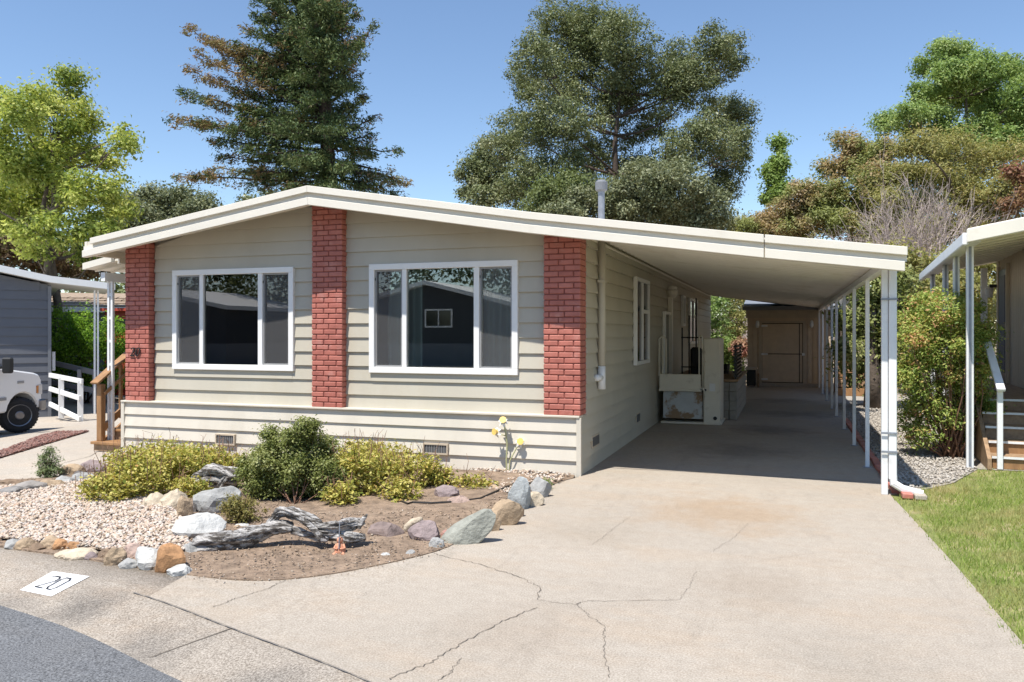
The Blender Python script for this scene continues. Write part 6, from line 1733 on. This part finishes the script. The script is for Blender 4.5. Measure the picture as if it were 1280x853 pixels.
# metal flowers
g = ong(636, 592); tf = float(g @ FW)
mf = thing('metal_flowers', 'garden stake of three white and yellow metal daffodils by the skirting', 'ornament', tuple(g))
fp_ = lambda px, py, d=0: at(px, py, tf + d)
MB().tube([fp_(633.5, 593), fp_(633, 575), fp_(634, 556), fp_(632, 540), fp_(630, 530)], .010, 7).build('stalk', MT['stalk'], mf)
MB().tube([fp_(636.5, 593), fp_(637, 577), fp_(642, 567), fp_(648, 556)], .008, 7).build('stalk', MT['stalk'], mf)
MB().tube([fp_(632, 545), fp_(626, 543), fp_(621, 541)], .007, 7).build('stalk', MT['stalk'], mf)
for px, py, fx, fz in ((629, 527, .2, .5), (621.5, 540, -.5, .1), (650, 553, .3, .3)):
    c = fp_(px, py, -.02); k = tf / FOC
    nrm = np.array((fx, -.8, fz)); nrm /= np.linalg.norm(nrm)
    a = np.cross(nrm, UP); a /= np.linalg.norm(a); b = np.cross(a, nrm)
    fl_ = MB()
    for q in range(6):
        th = q * math.pi / 3 + .3
        d = a * math.cos(th) + b * math.sin(th); e = -a * math.sin(th) + b * math.cos(th)
        fl_.add([c, c + d * 4 * k + e * 2.2 * k + nrm * .01, c + d * 7 * k - nrm * .015 - UP * .01, c + d * 4 * k - e * 2.2 * k + nrm * .01,
                 c - nrm * .004, c + d * 4 * k + e * 2.2 * k + nrm * .006, c + d * 7 * k - nrm * .019 - UP * .01, c + d * 4 * k - e * 2.2 * k + nrm * .006],
                [(0, 1, 2, 3), (7, 6, 5, 4), (0, 4, 5, 1), (1, 5, 6, 2), (2, 6, 7, 3), (3, 7, 4, 0)])
    f_ = fl_.build('flower', MT['petal'], mf)
    MB().tube([c, c + nrm * .03, c + nrm * .05], [2 * k, 3.2 * k, 4.4 * k], 10).build('cup', MT['cup'], f_)

# little terracotta figure with a rod
g = ong(425, 694); k = float(g @ FW) / FOC
fg = thing('garden_figurine', 'small seated terracotta figurine with a thin rod, before the driftwood', 'figurine', tuple(g))
MB().lathe([(.028, 0), (.04, .012), (.042, .035), (.030, .062), (.026, .085), (.013, .095)], g, 12).build('body', MT['terracotta'], fg, smooth=True)
MB().lathe([(.006, .088), (.020, .096), (.025, .112), (.020, .128), (.006, .136)], g, 12).build('head', MT['terracotta'], fg, smooth=True)
for s_ in (-1, 1):
    MB().tube([g + RT * .02 * s_ + UP * .02 - FW * .02, g + RT * .035 * s_ + UP * .018 - FW * .05, g + RT * .03 * s_ + UP * .008 - FW * .07], [.016, .014, .010], 8).build('leg', MT['terracotta'], fg, smooth=True)
    MB().tube([g + RT * .024 * s_ + UP * .08, g + RT * .04 * s_ + UP * .055 - FW * .015, g + RT * .01 * s_ + UP * .055 - FW * .04], [.010, .009, .008], 8).build('arm', MT['terracotta'], fg, smooth=True)
MB().tube([g + UP * .055 - FW * .04, g + UP * .25 - FW * .01], .004, 6).build('rod', MT['galv'], fg)

# lawn grass
r_ = np.random.default_rng(400)
lp_ = [(1.19, 5.0), (1.29, 3.2), (1.4, 1.8), (3.2, 0.6), (6.5, 5), (6.5, 10.9), (2.2, 10.95), (1.72, 9.85), (1.28, 9.2), (1.05, 8.75), (1.08, 8.0), (1.15, 6.4)]
lp_ = [(x - (.05 if x < 1.5 else 0), y) for x, y in lp_]
P2 = rnd_in(lp_, 150000, r_)
dens = .5 + .5 * np.sin(P2[:, 0] * 3.1 + 1.3 * np.sin(P2[:, 1] * 1.7)) * np.sin(P2[:, 1] * 2.3 + .7 * np.sin(P2[:, 0] * 4.1))
P2 = P2[(r_.uniform(0, 1, len(P2)) < np.clip(1.3 - .35 * dens - np.clip((P2[:, 1] - 8.3) / 3.2, 0, .7), .1, 1)) & ((P2[:, 0] > 1.2 - .02) | (r_.uniform(0, 1, len(P2)) < .35))]
n = len(P2); th = r_.uniform(0, 6.28, n); w_ = r_.uniform(.002, .0045, n); h_ = r_.uniform(.018, .05, n) * r_.choice((1, 1, 1, 1.6), n)
dx, dy = np.cos(th) * w_, np.sin(th) * w_
lx, ly = r_.normal(0, .02, n), r_.normal(0, .02, n)
V = np.stack((np.stack((P2[:, 0] - dx, P2[:, 1] - dy, np.full(n, -.012)), 1), np.stack((P2[:, 0] + dx, P2[:, 1] + dy, np.full(n, -.012)), 1), np.stack((P2[:, 0] + lx, P2[:, 1] + ly, h_ - .012), 1)), 1).reshape(-1, 3)
LM['grass'] = leafmat('grass_blade', [(0.16, 0.24, 0.045), (0.23, 0.32, 0.07), (0.31, 0.38, 0.10), (0.46, 0.44, 0.2)], .5, .35, patch=(.42, .37, .18), patch_scale=1.5, plo=.48, phi=.64)
o = npmesh('grass', V, np.arange(3 * n).reshape(-1, 3), r_.uniform(0, 1, n), LM['grass']); props(o, 'short green lawn grass beside the driveway', None, None, 'stuff')
